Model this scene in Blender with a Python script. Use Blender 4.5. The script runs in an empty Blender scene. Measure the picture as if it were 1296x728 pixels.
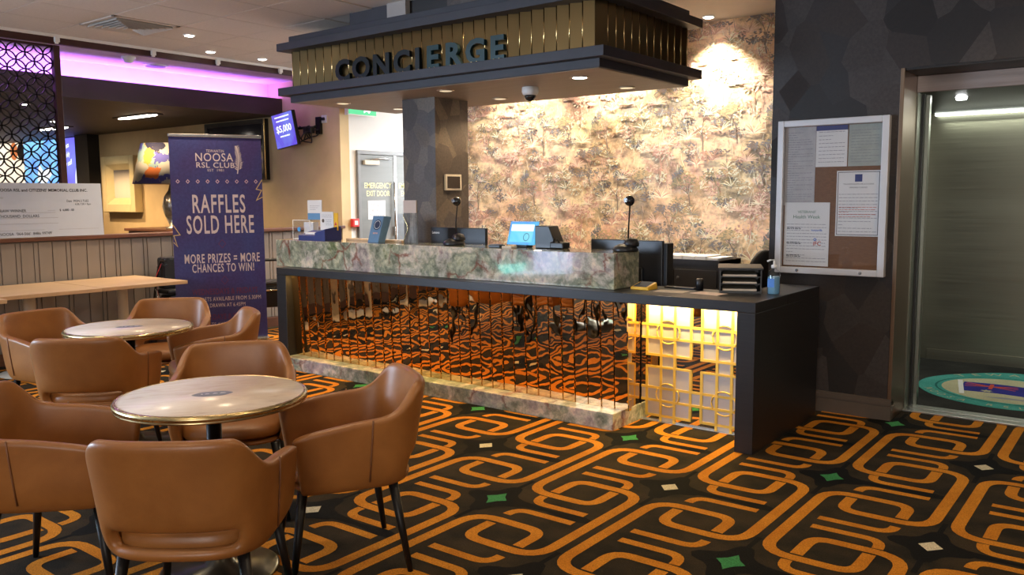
import bpy, bmesh, math, random
from math import sin, cos, pi, radians, sqrt, atan2
from mathutils import Vector, Matrix
random.seed(7)
S = bpy.context.scene
COL = S.collection

# ------------------------------------------------------------------ camera
cam_d = bpy.data.cameras.new('camera')
cam = bpy.data.objects.new('camera', cam_d)
COL.objects.link(cam)
cam_d.sensor_width = 36.0
cam_d.lens = 36.0 * 1063.79 / 1296.0
cam_d.clip_end = 100
cam_d.clip_start = 0.05
cam.matrix_world = (Matrix.Translation((0, 0, 1.5205)) @ Matrix.Rotation(0.66071, 4, 'Z')
                    @ Matrix.Rotation(pi / 2 - 0.10636, 4, 'X') @ Matrix.Rotation(-0.00611, 4, 'Z'))
S.camera = cam

# ------------------------------------------------------------------ colour management, world
S.view_settings.view_transform = 'Standard'
S.view_settings.look = 'None'
S.view_settings.gamma = 1.0
S.view_settings.use_curve_mapping = False
S.view_settings.exposure = 0.85
world = bpy.data.worlds.new('world')
S.world = world
world.use_nodes = True
world.node_tree.nodes['Background'].inputs[0].default_value = (0.62, 0.74, 1.0, 1)
world.node_tree.nodes['Background'].inputs[1].default_value = 0.35


def area(loc, target, size, power, color, size_y=None, spread=180, shape=None, along=(1, 0, 0)):
    """rectangular or disc lamp at loc facing target; 'along' is the direction of its long side"""
    l = bpy.data.lights.new('area_light', 'AREA')
    l.energy = power
    l.color = color
    l.size = size
    l.spread = radians(spread)
    if size_y:
        l.shape = 'RECTANGLE'
        l.size_y = size_y
    if shape:
        l.shape = shape
    z = (Vector(loc) - Vector(target)).normalized()
    x = Vector(along)
    x = (x - z * x.dot(z)).normalized() if abs(x.normalized().dot(z)) < 0.99 else z.orthogonal().normalized()
    y = z.cross(x)
    o = bpy.data.objects.new('area_light', l)
    o.matrix_world = Matrix(((x.x, y.x, z.x, loc[0]), (x.y, y.y, z.y, loc[1]), (x.z, y.z, z.z, loc[2]), (0, 0, 0, 1)))
    COL.objects.link(o)
    return o


def spot(loc, power, color, angle=120, blend=0.6, radius=0.03):
    """lamp of a downlight"""
    l = bpy.data.lights.new('spot_light', 'SPOT')
    l.energy = power
    l.color = color
    l.spot_size = radians(angle)
    l.spot_blend = blend
    l.shadow_soft_size = radius
    o = bpy.data.objects.new('spot_light', l)
    o.location = loc
    COL.objects.link(o)
    return o


WARM = (1.0, 0.76, 0.48)
WARMER = (1.0, 0.66, 0.34)
WALLW = (1.0, 0.83, 0.62)
# daylight through the glazed doors on the left behind the photographer, and an added fill lamp behind to the right
area((-8.30, -1.7, 1.75), (0, 1.4, 1.6), 2.6, 250, (0.62, 0.78, 1.0), 1.5, along=(0, 1, 0))
area((1.25, -3.90, 1.75), (-4.0, 4.0, 1.5), 2.2, 85, (1.0, 0.96, 0.90), 1.6)
# daylight in the corridor by the emergency exit
area((-6.9, 10.6, 2.0), (-7.9, 7, 1.4), 1.8, 90, (0.93, 0.97, 1.0), 1.8)
spot((-6.6, 8.6, 3.05), 260, (0.95, 0.97, 1.0), 160, 0.8, 0.1)
# purple strip hidden in the gutter of the bulkhead
area((-9.73, 4.2, 2.79), (-9.735, 4.2, 4.0), 5.9, 44, (0.44, 0.14, 1.0), 0.05, along=(0, 1, 0))
# warm strips under the desk top
area((-4.46, 4.700, 0.838), (-4.46, 4.715, 0), 3.40, 11, (1.0, 0.66, 0.20), 0.012)
area((-2.37, 4.960, 0.838), (-2.37, 4.990, 0), 0.78, 8, (1.0, 0.72, 0.26), 0.02)
# lift car light strip
area((-0.8, 8.36, 2.20), (-0.8, 8.0, 0), 1.7, 7, (0.95, 1.0, 0.84), 0.06)

# ------------------------------------------------------------------ materials
MATS = {}


def nmat(name):
    m = bpy.data.materials.new(name)
    m.use_nodes = True
    nt = m.node_tree
    return m, nt, nt.nodes['Principled BSDF']


def N(nt, t, **kw):
    n = nt.nodes.new(t)
    for k, v in kw.items():
        if k in n.inputs.keys() if isinstance(k, str) else False:
            n.inputs[k].default_value = v
        else:
            setattr(n, k, v)
    return n


def ramp(nt, fac, stops, interp='LINEAR'):
    r = nt.nodes.new('ShaderNodeValToRGB')
    r.color_ramp.interpolation = interp
    e = r.color_ramp.elements
    while len(e) < len(stops):
        e.new(0.5)
    for i, (p, c) in enumerate(stops):
        e[i].position = p
        e[i].color = (c[0], c[1], c[2], 1)
    nt.links.new(fac, r.inputs[0])
    return r.outputs[0]


def noise(nt, vec, scale, detail=3, rough=0.5, dist=0.0):
    n = nt.nodes.new('ShaderNodeTexNoise')
    n.inputs['Scale'].default_value = scale
    n.inputs['Detail'].default_value = detail
    n.inputs['Roughness'].default_value = rough
    n.inputs['Distortion'].default_value = dist
    nt.links.new(vec, n.inputs['Vector'])
    return n.outputs['Fac'], n.outputs['Color']


def coords(nt, scale=(1, 1, 1), kind='Object'):
    tc = nt.nodes.new('ShaderNodeTexCoord')
    mp = nt.nodes.new('ShaderNodeMapping')
    mp.inputs['Scale'].default_value = scale
    nt.links.new(tc.outputs[kind], mp.inputs['Vector'])
    return mp.outputs[0]


def mixc(nt, fac, a, b, blend='MIX'):
    m = nt.nodes.new('ShaderNodeMix')
    m.data_type = 'RGBA'
    m.blend_type = blend
    for sock, v in ((m.inputs[0], fac), (m.inputs[6], a), (m.inputs[7], b)):
        if hasattr(v, 'links'):
            nt.links.new(v, sock)
        elif isinstance(v, (int, float)):
            sock.default_value = v
        else:
            sock.default_value = (v[0], v[1], v[2], 1)
    return m.outputs[2]


def bump(nt, bsdf, h, strength, dist=0.01):
    b = nt.nodes.new('ShaderNodeBump')
    b.inputs['Strength'].default_value = strength
    b.inputs['Distance'].default_value = dist
    nt.links.new(h, b.inputs['Height'])
    nt.links.new(b.outputs[0], bsdf.inputs['Normal'])


def pm(name, c, rough=0.5, metal=0.0, var=0.12, scale=12.0, stretch=(1, 1, 1), bmp=0.0, bscale=None,
       coat=0.0, emit=None, estr=0.0, spec=None, c2=None):
    """plain procedural material: a base colour broken up by noise, optional relief"""
    if name in MATS:
        return MATS[name]
    m, nt, b = nmat(name)
    v = coords(nt, stretch)
    f, _ = noise(nt, v, scale, 4, 0.6)
    hi = c2 if c2 else tuple(min(1, x * (1 + var)) for x in c)
    lo = c if c2 else tuple(x * (1 - var) for x in c)
    nt.links.new(ramp(nt, f, [(0.3, lo), (0.7, hi)]), b.inputs['Base Color'])
    b.inputs['Roughness'].default_value = rough
    b.inputs['Metallic'].default_value = metal
    if spec is not None:
        b.inputs['Specular IOR Level'].default_value = spec
    if coat:
        b.inputs['Coat Weight'].default_value = coat
        b.inputs['Coat Roughness'].default_value = 0.08
    if bmp:
        f2, _ = noise(nt, v, bscale or scale * 4, 3, 0.6)
        bump(nt, b, f2, bmp)
    if emit:
        b.inputs['Emission Color'].default_value = (*emit, 1)
        b.inputs['Emission Strength'].default_value = estr
    MATS[name] = m
    return m


def glass_mat(name, tint=(1, 1, 1), refl=1.0):
    if name in MATS:
        return MATS[name]
    m = bpy.data.materials.new(name)
    m.use_nodes = True
    nt = m.node_tree
    nt.nodes.clear()
    out = nt.nodes.new('ShaderNodeOutputMaterial')
    tr = nt.nodes.new('ShaderNodeBsdfTransparent')
    tr.inputs[0].default_value = (*tint, 1)
    gl = nt.nodes.new('ShaderNodeBsdfGlossy')
    gl.inputs['Roughness'].default_value = 0.03
    lw = nt.nodes.new('ShaderNodeLayerWeight')
    lw.inputs['Blend'].default_value = 0.5
    pw = nt.nodes.new('ShaderNodeMath')
    pw.operation = 'POWER'
    pw.inputs[1].default_value = 4.0
    nt.links.new(lw.outputs['Facing'], pw.inputs[0])
    fr = nt.nodes.new('ShaderNodeMath')
    fr.operation = 'MULTIPLY_ADD'
    fr.inputs[1].default_value = 0.7
    fr.inputs[2].default_value = 0.045
    nt.links.new(pw.outputs[0], fr.inputs[0])
    mu = nt.nodes.new('ShaderNodeMath')
    mu.operation = 'MULTIPLY'
    mu.inputs[1].default_value = refl
    nt.links.new(fr.outputs[0], mu.inputs[0])
    mx = nt.nodes.new('ShaderNodeMixShader')
    nt.links.new(mu.outputs[0], mx.inputs[0])
    nt.links.new(tr.outputs[0], mx.inputs[1])
    nt.links.new(gl.outputs[0], mx.inputs[2])
    nt.links.new(mx.outputs[0], out.inputs[0])
    MATS[name] = m
    return m


def carpet_mat(name, c1, c2, scale=3.0):
    m, nt, b = nmat(name)
    v = coords(nt)
    f, _ = noise(nt, v, scale, 3, 0.6)
    g, _ = noise(nt, v, 170, 2, 0.7)
    base = ramp(nt, f, [(0.35, c1), (0.65, c2)])
    nt.links.new(mixc(nt, 0.75, base, ramp(nt, g, [(0.3, (0.45, 0.45, 0.45)), (0.7, (1.45, 1.4, 1.35))]), 'MULTIPLY'), b.inputs['Base Color'])
    b.inputs['Roughness'].default_value = 0.95
    b.inputs['Specular IOR Level'].default_value = 0.1
    bump(nt, b, g, 0.5, 0.004)
    MATS[name] = m
    return m


def stone_mat(name='onyx_stone', rough=0.10, coat=0.5):
    m, nt, b = nmat(name)
    v = coords(nt)
    f, fc = noise(nt, v, 2.6, 8, 0.66, 0.25)
    f2, _ = noise(nt, v, 12.0, 8, 0.72, 0.3)
    base = ramp(nt, f, [(0.26, (0.05, 0.07, 0.042)), (0.36, (0.13, 0.16, 0.085)), (0.43, (0.42, 0.42, 0.31)), (0.49, (0.20, 0.22, 0.16)),
                        (0.56, (0.52, 0.47, 0.39)), (0.63, (0.33, 0.27, 0.27)), (0.69, (0.46, 0.41, 0.36)), (0.76, (0.10, 0.115, 0.085))])
    det = ramp(nt, f2, [(0.3, (0.30, 0.32, 0.27)), (0.48, (0.95, 0.97, 0.95)), (0.66, (1.65, 1.5, 1.35))])
    base = mixc(nt, 0.9, base, det, 'MULTIPLY')
    # red-brown veins
    vm = nt.nodes.new('ShaderNodeMix')
    vm.data_type = 'VECTOR'
    vm.inputs[0].default_value = 0.22
    nt.links.new(v, vm.inputs[4])
    nt.links.new(fc, vm.inputs[5])
    vo = nt.nodes.new('ShaderNodeTexVoronoi')
    vo.feature = 'DISTANCE_TO_EDGE'
    vo.inputs['Scale'].default_value = 4.4
    nt.links.new(vm.outputs[1], vo.inputs['Vector'])
    g, _ = noise(nt, v, 2.3, 3, 0.6)
    vein = ramp(nt, vo.outputs['Distance'], [(0.0, (1, 1, 1)), (0.05, (0, 0, 0))])
    patch = ramp(nt, g, [(0.50, (0, 0, 0)), (0.60, (0.85, 0.85, 0.85))])
    fac = mixc(nt, 1.0, vein, patch, 'MULTIPLY')
    base = mixc(nt, fac, base, (0.19, 0.045, 0.03))
    nt.links.new(base, b.inputs['Base Color'])
    b.inputs['Roughness'].default_value = rough
    b.inputs['Coat Weight'].default_value = coat
    b.inputs['Coat Roughness'].default_value = 0.03
    MATS[name] = m
    return m


def toile_mat():
    """printed wallpaper: painterly landscape in cream, rose, olive and slate"""
    m, nt, b = nmat('toile_wallpaper')
    v = coords(nt, (1.0, 1.0, 1.35))
    f1, _ = noise(nt, v, 2.3, 6, 0.60, 0.25)
    f2, c2 = noise(nt, v, 5.0, 10, 0.72, 0.25)
    f3, _ = noise(nt, v, 19.0, 6, 0.70, 0.5)
    f4, _ = noise(nt, v, 1.4, 3, 0.5, 0.2)
    tone = ramp(nt, f1, [(0.27, (0.32, 0.33, 0.36)), (0.38, (0.46, 0.41, 0.30)), (0.45, (0.76, 0.63, 0.43)),
                         (0.53, (0.92, 0.81, 0.61)), (0.61, (0.78, 0.57, 0.48)), (0.70, (0.56, 0.47, 0.33)), (0.80, (0.38, 0.37, 0.40))])
    rose = ramp(nt, f4, [(0.42, (1.0, 0.98, 0.90)), (0.60, (1.0, 0.83, 0.78))])
    tone = mixc(nt, 0.9, tone, rose, 'MULTIPLY')
    # foliage clumps
    clump = ramp(nt, f2, [(0.36, (0.42, 0.40, 0.42)), (0.45, (0.72, 0.70, 0.68)), (0.52, (1.0, 0.98, 0.95)), (0.64, (1.15, 1.12, 1.05))])
    tone = mixc(nt, 0.95, tone, clump, 'MULTIPLY')
    leaf = ramp(nt, f3, [(0.34, (0.66, 0.62, 0.58)), (0.48, (1, 1, 1)), (0.64, (1.18, 1.16, 1.08))])
    tone = mixc(nt, 0.85, tone, leaf, 'MULTIPLY')
    nt.links.new(tone, b.inputs['Base Color'])
    b.inputs['Roughness'].default_value = 0.6
    MATS['toile_wallpaper'] = m
    return m


def shard_mat(name, tones, scale=4.2, rough=0.45):
    """wallpaper of overlapping angular patches of slightly different tone"""
    m, nt, b = nmat(name)
    v = coords(nt, (1, 1, 0.8))
    vo = nt.nodes.new('ShaderNodeTexVoronoi')
    vo.inputs['Scale'].default_value = scale
    nt.links.new(v, vo.inputs['Vector'])
    sep = nt.nodes.new('ShaderNodeSeparateColor')
    nt.links.new(vo.outputs['Color'], sep.inputs[0])
    n = len(tones)
    col = ramp(nt, sep.outputs[0], [((i + 0.0) / n, t) for i, t in enumerate(tones)], 'CONSTANT')
    f, _ = noise(nt, coords(nt, (60, 60, 60)), 1.0, 2, 0.6)
    col = mixc(nt, 0.5, col, ramp(nt, f, [(0.3, (0.6, 0.6, 0.6)), (0.7, (1.4, 1.4, 1.4))]), 'MULTIPLY')
    nt.links.new(col, b.inputs['Base Color'])
    rr = ramp(nt, sep.outputs[1], [(0, (rough - 0.08,) * 3), (1, (rough + 0.2,) * 3)])
    nt.links.new(rr, b.inputs['Roughness'])
    MATS[name] = m
    return m


def leather_mat():
    m, nt, b = nmat('tan_leather')
    v = coords(nt)
    f, _ = noise(nt, v, 5, 5, 0.6, 0.3)
    nt.links.new(ramp(nt, f, [(0.3, (0.225, 0.083, 0.019)), (0.7, (0.31, 0.123, 0.031))]), b.inputs['Base Color'])
    b.inputs['Roughness'].default_value = 0.40
    vo = nt.nodes.new('ShaderNodeTexVoronoi')
    vo.inputs['Scale'].default_value = 260
    nt.links.new(v, vo.inputs['Vector'])
    bump(nt, b, vo.outputs['Distance'], 0.10, 0.002)
    MATS['tan_leather'] = m
    return m


def mirror_mat(name, c, rough=0.02, wav=0.06, wscale=(7, 7, 3.0)):
    m, nt, b = nmat(name)
    v = coords(nt, wscale)
    f2, _ = noise(nt, v, 0.6, 1, 0.5)
    nt.links.new(ramp(nt, f2, [(0.3, tuple(x * 0.93 for x in c)), (0.7, c)]), b.inputs['Base Color'])
    b.inputs['Metallic'].default_value = 1.0
    b.inputs['Roughness'].default_value = rough
    if wav:
        oi = nt.nodes.new('ShaderNodeObjectInfo')
        mu = nt.nodes.new('ShaderNodeMath')
        mu.operation = 'MULTIPLY'
        mu.inputs[1].default_value = 40.0
        nt.links.new(oi.outputs['Random'], mu.inputs[0])
        n = nt.nodes.new('ShaderNodeTexNoise')
        n.noise_dimensions = '4D'
        n.inputs['Scale'].default_value = 1.0
        n.inputs['Detail'].default_value = 1.5
        n.inputs['Roughness'].default_value = 0.45
        nt.links.new(v, n.inputs['Vector'])
        nt.links.new(mu.outputs[0], n.inputs['W'])
        bump(nt, b, n.outputs['Fac'], wav, 0.05)
    MATS[name] = m
    return m


def brushed_mat(name, c, stretch, rough=0.3, lo=0.75):
    m, nt, b = nmat(name)
    v = coords(nt, stretch)
    f, _ = noise(nt, v, 1.0, 5, 0.7)
    nt.links.new(ramp(nt, f, [(0.3, tuple(x * lo for x in c)), (0.7, c)]), b.inputs['Base Color'])
    b.inputs['Metallic'].default_value = 1.0
    nt.links.new(ramp(nt, f, [(0.3, (rough - 0.06,) * 3), (0.7, (rough + 0.08,) * 3)]), b.inputs['Roughness'])
    bump(nt, b, f, 0.015, 0.002)
    MATS[name] = m
    return m


def wood_mat(name, c1, c2, stretch=(14, 1.2, 14), rough=0.4):
    m, nt, b = nmat(name)
    v = coords(nt, stretch)
    f, _ = noise(nt, v, 1.6, 6, 0.65, 0.6)
    nt.links.new(ramp(nt, f, [(0.3, c1), (0.7, c2)]), b.inputs['Base Color'])
    b.inputs['Roughness'].default_value = rough
    MATS[name] = m
    return m


def marble_mat():
    m, nt, b = nmat('pink_white_marble')
    v = coords(nt, (1, 3.5, 1))
    f, _ = noise(nt, v, 5, 7, 0.65, 1.5)
    nt.links.new(ramp(nt, f, [(0.3, (0.66, 0.53, 0.45)), (0.48, (0.76, 0.64, 0.55)), (0.7, (0.80, 0.69, 0.60))]), b.inputs['Base Color'])
    b.inputs['Roughness'].default_value = 0.25
    MATS['pink_white_marble'] = m
    return m


def emis(name, c, strength, c2=None, scale=6.0, stretch=(1, 1, 1)):
    if name in MATS:
        return MATS[name]
    m, nt, b = nmat(name)
    b.inputs['Base Color'].default_value = (0.02, 0.02, 0.02, 1)
    b.inputs['Roughness'].default_value = 0.25
    v = coords(nt, stretch)
    f, _ = noise(nt, v, scale, 3, 0.5, 0.6)
    nt.links.new(ramp(nt, f, [(0.35, c), (0.65, c2 or c)]), b.inputs['Emission Color'])
    b.inputs['Emission Strength'].default_value = strength
    MATS[name] = m
    return m


def banner_mat():
    m, nt, b = nmat('banner_print')
    v = coords(nt)
    f, _ = noise(nt, v, 2.2, 3, 0.5)
    g, _ = noise(nt, v, 38, 5, 0.7)
    c = ramp(nt, f, [(0.35, (0.036, 0.022, 0.115)), (0.65, (0.028, 0.036, 0.155))])
    c = mixc(nt, 0.5, c, ramp(nt, g, [(0.35, (0.6, 0.6, 0.7)), (0.65, (1.5, 1.5, 1.4))]), 'MULTIPLY')
    nt.links.new(c, b.inputs['Base Color'])
    b.inputs['Roughness'].default_value = 0.5
    return m


CARPET = carpet_mat('carpet_dark', (0.016, 0.013, 0.009), (0.040, 0.028, 0.015), 4.0)
CARPET_O = carpet_mat('carpet_orange', (0.46, 0.165, 0.014), (0.55, 0.215, 0.020), 6.0)
CARPET_K = carpet_mat('carpet_black', (0.0045, 0.0045, 0.0045), (0.0075, 0.007, 0.0065))
CARPET_G = carpet_mat('carpet_green', (0.035, 0.19, 0.065), (0.05, 0.24, 0.08))
CARPET_W = carpet_mat('carpet_cream', (0.50, 0.44, 0.30), (0.60, 0.54, 0.38))
STONE = stone_mat()
STONE_H = stone_mat('honed_onyx', 0.38, 0.0)
TOILE = toile_mat()
SHARD = shard_mat('dark_shard_wallpaper', [(0.0115, 0.0082, 0.0070), (0.0300, 0.0225, 0.0195), (0.0190, 0.0120, 0.0098), (0.0400, 0.0315, 0.0290), (0.0150, 0.0112, 0.0108), (0.0250, 0.0165, 0.0130)], 4.6, 0.5)
SHARD2 = shard_mat('bronze_shard_wallpaper', [(0.060, 0.048, 0.042), (0.100, 0.080, 0.064), (0.072, 0.056, 0.047), (0.125, 0.096, 0.072), (0.086, 0.070, 0.062)], 6.5)
LEATHER = leather_mat()
MIRROR_B = mirror_mat('bronze_mirror', (0.84, 0.61, 0.37), 0.02, 0.085, (5, 5, 4.5))
MIRROR_C = mirror_mat('clear_mirror', (0.80, 0.76, 0.70), 0.015, 0.0)
GOLD = mirror_mat('antique_gold', (0.235, 0.175, 0.085), 0.28, 0.02)
GOLD_EDGE = pm('gold_edge', (0.75, 0.55, 0.25), 0.25, 1.0, 0.08)
BRASS = brushed_mat('brass', (0.62, 0.48, 0.24), (3, 3, 60), 0.26)
MARBLE = marble_mat()
BLACKLAM = pm('black_laminate', (0.0125, 0.0108, 0.0108), 0.42, 0, 0.25, 3, (1, 1, 40), 0.03, 40)
CHAR = pm('charcoal_paint', (0.030, 0.029, 0.037), 0.55, 0, 0.15, 5)
BLACK = pm('black_plastic', (0.010, 0.010, 0.011), 0.38, 0, 0.2, 20, bmp=0.02)
BLACKMETAL = pm('black_metal', (0.014, 0.012, 0.011), 0.42, 0.5, 0.2, 20)
CEIL = pm('ceiling_paint', (0.66, 0.62, 0.58), 0.9, 0, 0.03, 3)
CEILW = pm('ceiling_tile', (0.60, 0.55, 0.50), 0.92, 0, 0.05, 40, bmp=0.03)
YELLOWALL = pm('ochre_wall', (0.62, 0.47, 0.26), 0.75, 0, 0.09, 2.2, bmp=0.03, bscale=40)
WHITEWALL = pm('white_wall', (0.80, 0.79, 0.76), 0.8, 0, 0.03, 3)
TAUPE = pm('taupe_dado', (0.215, 0.178, 0.148), 0.6, 0, 0.07, 5, (1, 1, 0.2))
REDWOOD = wood_mat('red_brown_wood', (0.085, 0.032, 0.018), (0.14, 0.055, 0.03))
MAROON = pm('maroon_frame', (0.045, 0.012, 0.010), 0.45, 0, 0.2, 6)
TABLEWOOD = wood_mat('pale_oak', (0.53, 0.35, 0.20), (0.66, 0.46, 0.28))
PALEPOST = pm('cream_paint', (0.62, 0.55, 0.44), 0.5, 0, 0.05, 5)
SOFFIT = pm('brown_soffit', (0.060, 0.045, 0.042), 0.6, 0, 0.12, 3)
CANOPY_UNDER = pm('canopy_soffit', (0.29, 0.24, 0.19), 0.55, 0, 0.08, 2, (1, 6, 1))
WHITEP = pm('white_plastic', (0.78, 0.78, 0.77), 0.4, 0, 0.03, 10)
PAPER = pm('paper_white', (0.70, 0.69, 0.69), 0.8, 0, 0.03, 6)
INK = pm('print_ink', (0.03, 0.03, 0.04), 0.7, 0, 0.1, 30)
INKG = pm('print_grey', (0.24, 0.24, 0.27), 0.8, 0, 0.05, 30)
SILVER = pm('silver_metal', (0.70, 0.70, 0.70), 0.25, 1.0, 0.06, 12)
CHROME = pm('chrome', (0.82, 0.82, 0.82), 0.08, 1.0, 0.03, 10)
STEEL_L = brushed_mat('lift_steel', (0.25, 0.245, 0.19), (1.2, 1.2, 150.0), 0.36, 0.86)
STEEL_J = brushed_mat('jamb_steel', (0.29, 0.20, 0.135), (90, 90, 1.0), 0.40, 0.7)
STEEL_H = brushed_mat('header_steel', (0.40, 0.34, 0.32), (1.0, 60, 60), 0.36, 0.8)
ALU = brushed_mat('aluminium_sill', (0.72, 0.73, 0.70), (1.0, 120, 1), 0.3)
CREAM = pm('cream_lacquer', (0.74, 0.62, 0.34), 0.3, 0, 0.05, 5)
GLASS = glass_mat('clear_glass')
ACRYL = glass_mat('acrylic', (0.97, 0.98, 1.0), 1.0)
BLUE = pm('blue_card', (0.06, 0.16, 0.34), 0.5, 0, 0.1, 8)
NAVY = pm('navy_card', (0.018, 0.030, 0.16), 0.5, 0, 0.1, 8)
YEL = pm('yellow_plastic', (0.82, 0.47, 0.02), 0.4, 0, 0.05, 10)
RED = pm('red_plastic', (0.62, 0.03, 0.03), 0.4, 0, 0.06, 10)
FROST = pm('frosted_panel', (0.46, 0.42, 0.40), 0.55, 0, 0.04, 6)
LATGOLD = pm('lattice_gold', (0.66, 0.43, 0.07), 0.45, 0.0, 0.06, 8)
LETTERB = pm('letter_black', (0.010, 0.016, 0.018), 0.3, 0.2, 0.1, 8)
LETTERT = pm('letter_teal', (0.016, 0.045, 0.050), 0.3, 0.2, 0.1, 8)
CORK = pm('brown_cork', (0.165, 0.075, 0.034), 0.8, 0, 0.18, 30, (1, 1, 4), 0.05, 90)
DOORG = pm('door_grey_steel', (0.17, 0.175, 0.168), 0.45, 0.2, 0.10, 1.5, (0.4, 0.4, 6.0))
LAMP_E = emis('lamp_glow', (1.0, 0.90, 0.78), 14.0)
LAMP_D = emis('lamp_dim', (1.0, 0.78, 0.50), 0.45)
BASEB = pm('baseboard_brown', (0.105, 0.078, 0.060), 0.5, 0, 0.1, 6)


# ------------------------------------------------------------------ mesh builder
class MB:
    def __init__(s):
        s.v = []
        s.f = []
        s.sm = []

    def add(s, vs, fs, smooth=False):
        o = len(s.v)
        s.v += [Vector(p) for p in vs]
        for f in fs:
            s.f.append([o + i for i in f])
            s.sm.append(smooth)
        return s

    def box(s, x0, x1, y0, y1, z0, z1):
        return s.add([(x0, y0, z0), (x1, y0, z0), (x1, y1, z0), (x0, y1, z0), (x0, y0, z1), (x1, y0, z1), (x1, y1, z1), (x0, y1, z1)],
                     [(3, 2, 1, 0), (4, 5, 6, 7), (0, 1, 5, 4), (1, 2, 6, 5), (2, 3, 7, 6), (3, 0, 4, 7)])

    def frame(s, o, u, w, pts, depth=0.0, back=True):
        """polygon pts (a,b) in the plane o + a*u + b*w, extruded along the normal u x w by depth"""
        o, u, w = Vector(o), Vector(u), Vector(w)
        n = u.cross(w).normalized()
        k = len(pts)
        A = [o + u * a + w * b for a, b in pts]
        if not depth:
            return s.add(A, [tuple(range(k))])
        B = [p + n * depth for p in A]
        fs = [tuple(range(k, 2 * k))]
        if back:
            fs.append(tuple(reversed(range(k))))
        for i in range(k):
            j = (i + 1) % k
            fs.append((i, j, k + j, k + i))
        return s.add(A + B, fs)

    def rect(s, o, u, w, a0, a1, b0, b1, depth=0.0):
        return s.frame(o, u, w, [(a0, b0), (a1, b0), (a1, b1), (a0, b1)], depth)

    def tube(s, pts, r, n=10, cap=True):
        pts = [Vector(p) for p in pts]
        m = len(pts)
        rs = r if isinstance(r, (list, tuple)) else [r] * m
        vs = []
        up = None
        for i, p in enumerate(pts):
            t = (pts[min(i + 1, m - 1)] - pts[max(i - 1, 0)]).normalized()
            if up is None:
                up = Vector((0, 0, 1)) if abs(t.z) < 0.9 else Vector((1, 0, 0))
            a = t.cross(up)
            if a.length < 1e-5:
                a = t.orthogonal()
            a.normalize()
            b = t.cross(a).normalized()
            up = b.cross(t) if abs(b.cross(t).dot(up)) > 0.1 else up
            for k in range(n):
                q = 2 * pi * k / n
                vs.append(p + (a * cos(q) + b * sin(q)) * rs[i])
        fs = []
        for i in range(m - 1):
            for k in range(n):
                j = (k + 1) % n
                fs.append((i * n + k, i * n + j, (i + 1) * n + j, (i + 1) * n + k))
        s.add(vs, fs, True)
        if cap:
            o = len(s.v) - m * n
            s.f.append([o + k for k in range(n)][::-1])
            s.sm.append(False)
            s.f.append([o + (m - 1) * n + k for k in range(n)])
            s.sm.append(False)
        return s

    def lathe(s, c, prof, n=32, axis='Z', smooth=True, caps=True):
        cx, cy, cz = c
        vs = []
        for r, h in prof:
            for k in range(n):
                q = 2 * pi * k / n
                if axis == 'Z':
                    vs.append((cx + r * cos(q), cy + r * sin(q), cz + h))
                elif axis == 'Y':
                    vs.append((cx + r * cos(q), cy + h, cz + r * sin(q)))
                else:
                    vs.append((cx + h, cy + r * cos(q), cz + r * sin(q)))
        fs = []
        m = len(prof)
        for i in range(m - 1):
            for k in range(n):
                j = (k + 1) % n
                fs.append((i * n + k, i * n + j, (i + 1) * n + j, (i + 1) * n + k))
        s.add(vs, fs, smooth)
        o = len(s.v) - m * n
        if caps and prof[0][0] > 1e-6:
            s.f.append([o + k for k in range(n)][::-1])
            s.sm.append(False)
        if caps and prof[-1][0] > 1e-6:
            s.f.append([o + (m - 1) * n + k for k in range(n)])
            s.sm.append(False)
        return s

    def ribbon(s, pts, wid, plane=None, closed=False, cut=None):
        """flat ribbon along 2-D pts in plane (o,u,w); mitred"""
        o, u, w = [Vector(q) for q in (plane or ((0, 0, 0), (1, 0, 0), (0, 1, 0)))]
        P = [Vector((p[0], p[1])) for p in pts]
        k = len(P)
        vs = []
        for i in range(k):
            a = P[(i - 1) % k] if (closed or i > 0) else P[i]
            b = P[(i + 1) % k] if (closed or i < k - 1) else P[i]
            d1 = (P[i] - a)
            d2 = (b - P[i])
            d1 = d1.normalized() if d1.length > 1e-9 else d2.normalized()
            d2 = d2.normalized() if d2.length > 1e-9 else d1
            t = (d1 + d2)
            t = t.normalized() if t.length > 1e-6 else d1
            nrm = Vector((-t.y, t.x))
            c = max(0.35, nrm.dot(Vector((-d1.y, d1.x))))
            h = wid / 2 / c
            for sgn in (1, -1):
                q = P[i] + nrm * h * sgn
                vs.append(o + u * q.x + w * q.y)
        fs = []
        for i in range(k if closed else k - 1):
            j = (i + 1) % k
            fs.append((2 * i + 1, 2 * j + 1, 2 * j, 2 * i))
        return s.add(vs, fs)

    def build(s, name, mat, parent=None, world=True, bevel=0.0, smooth=False, sub=0, solid=0.0):
        vs = s.v
        org = Vector((0, 0, 0))
        if parent is not None:
            if world:
                M = Matrix.Identity(4)
                p = parent
                while p is not None:
                    M = p.matrix_basis @ M
                    p = p.parent
                Mi = M.inverted()
                vs = [Mi @ q for q in vs]
        elif world:
            xs = [q.x for q in vs]
            ys = [q.y for q in vs]
            zs = [q.z for q in vs]
            org = Vector(((min(xs) + max(xs)) / 2, (min(ys) + max(ys)) / 2, min(zs)))
            vs = [q - org for q in vs]
        me = bpy.data.meshes.new(name)
        me.from_pydata([tuple(q) for q in vs], [], s.f)
        me.polygons.foreach_set('use_smooth', [True] * len(s.f) if smooth else s.sm)
        me.materials.append(mat)
        o = bpy.data.objects.new(name, me)
        o.location = org
        if parent is not None:
            o.parent = parent
        COL.objects.link(o)
        if solid:
            q = o.modifiers.new('solid', 'SOLIDIFY')
            q.thickness = solid
            q.offset = 0
        if bevel:
            q = o.modifiers.new('bevel', 'BEVEL')
            q.width = bevel
            q.segments = 2
            q.limit_method = 'ANGLE'
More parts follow.
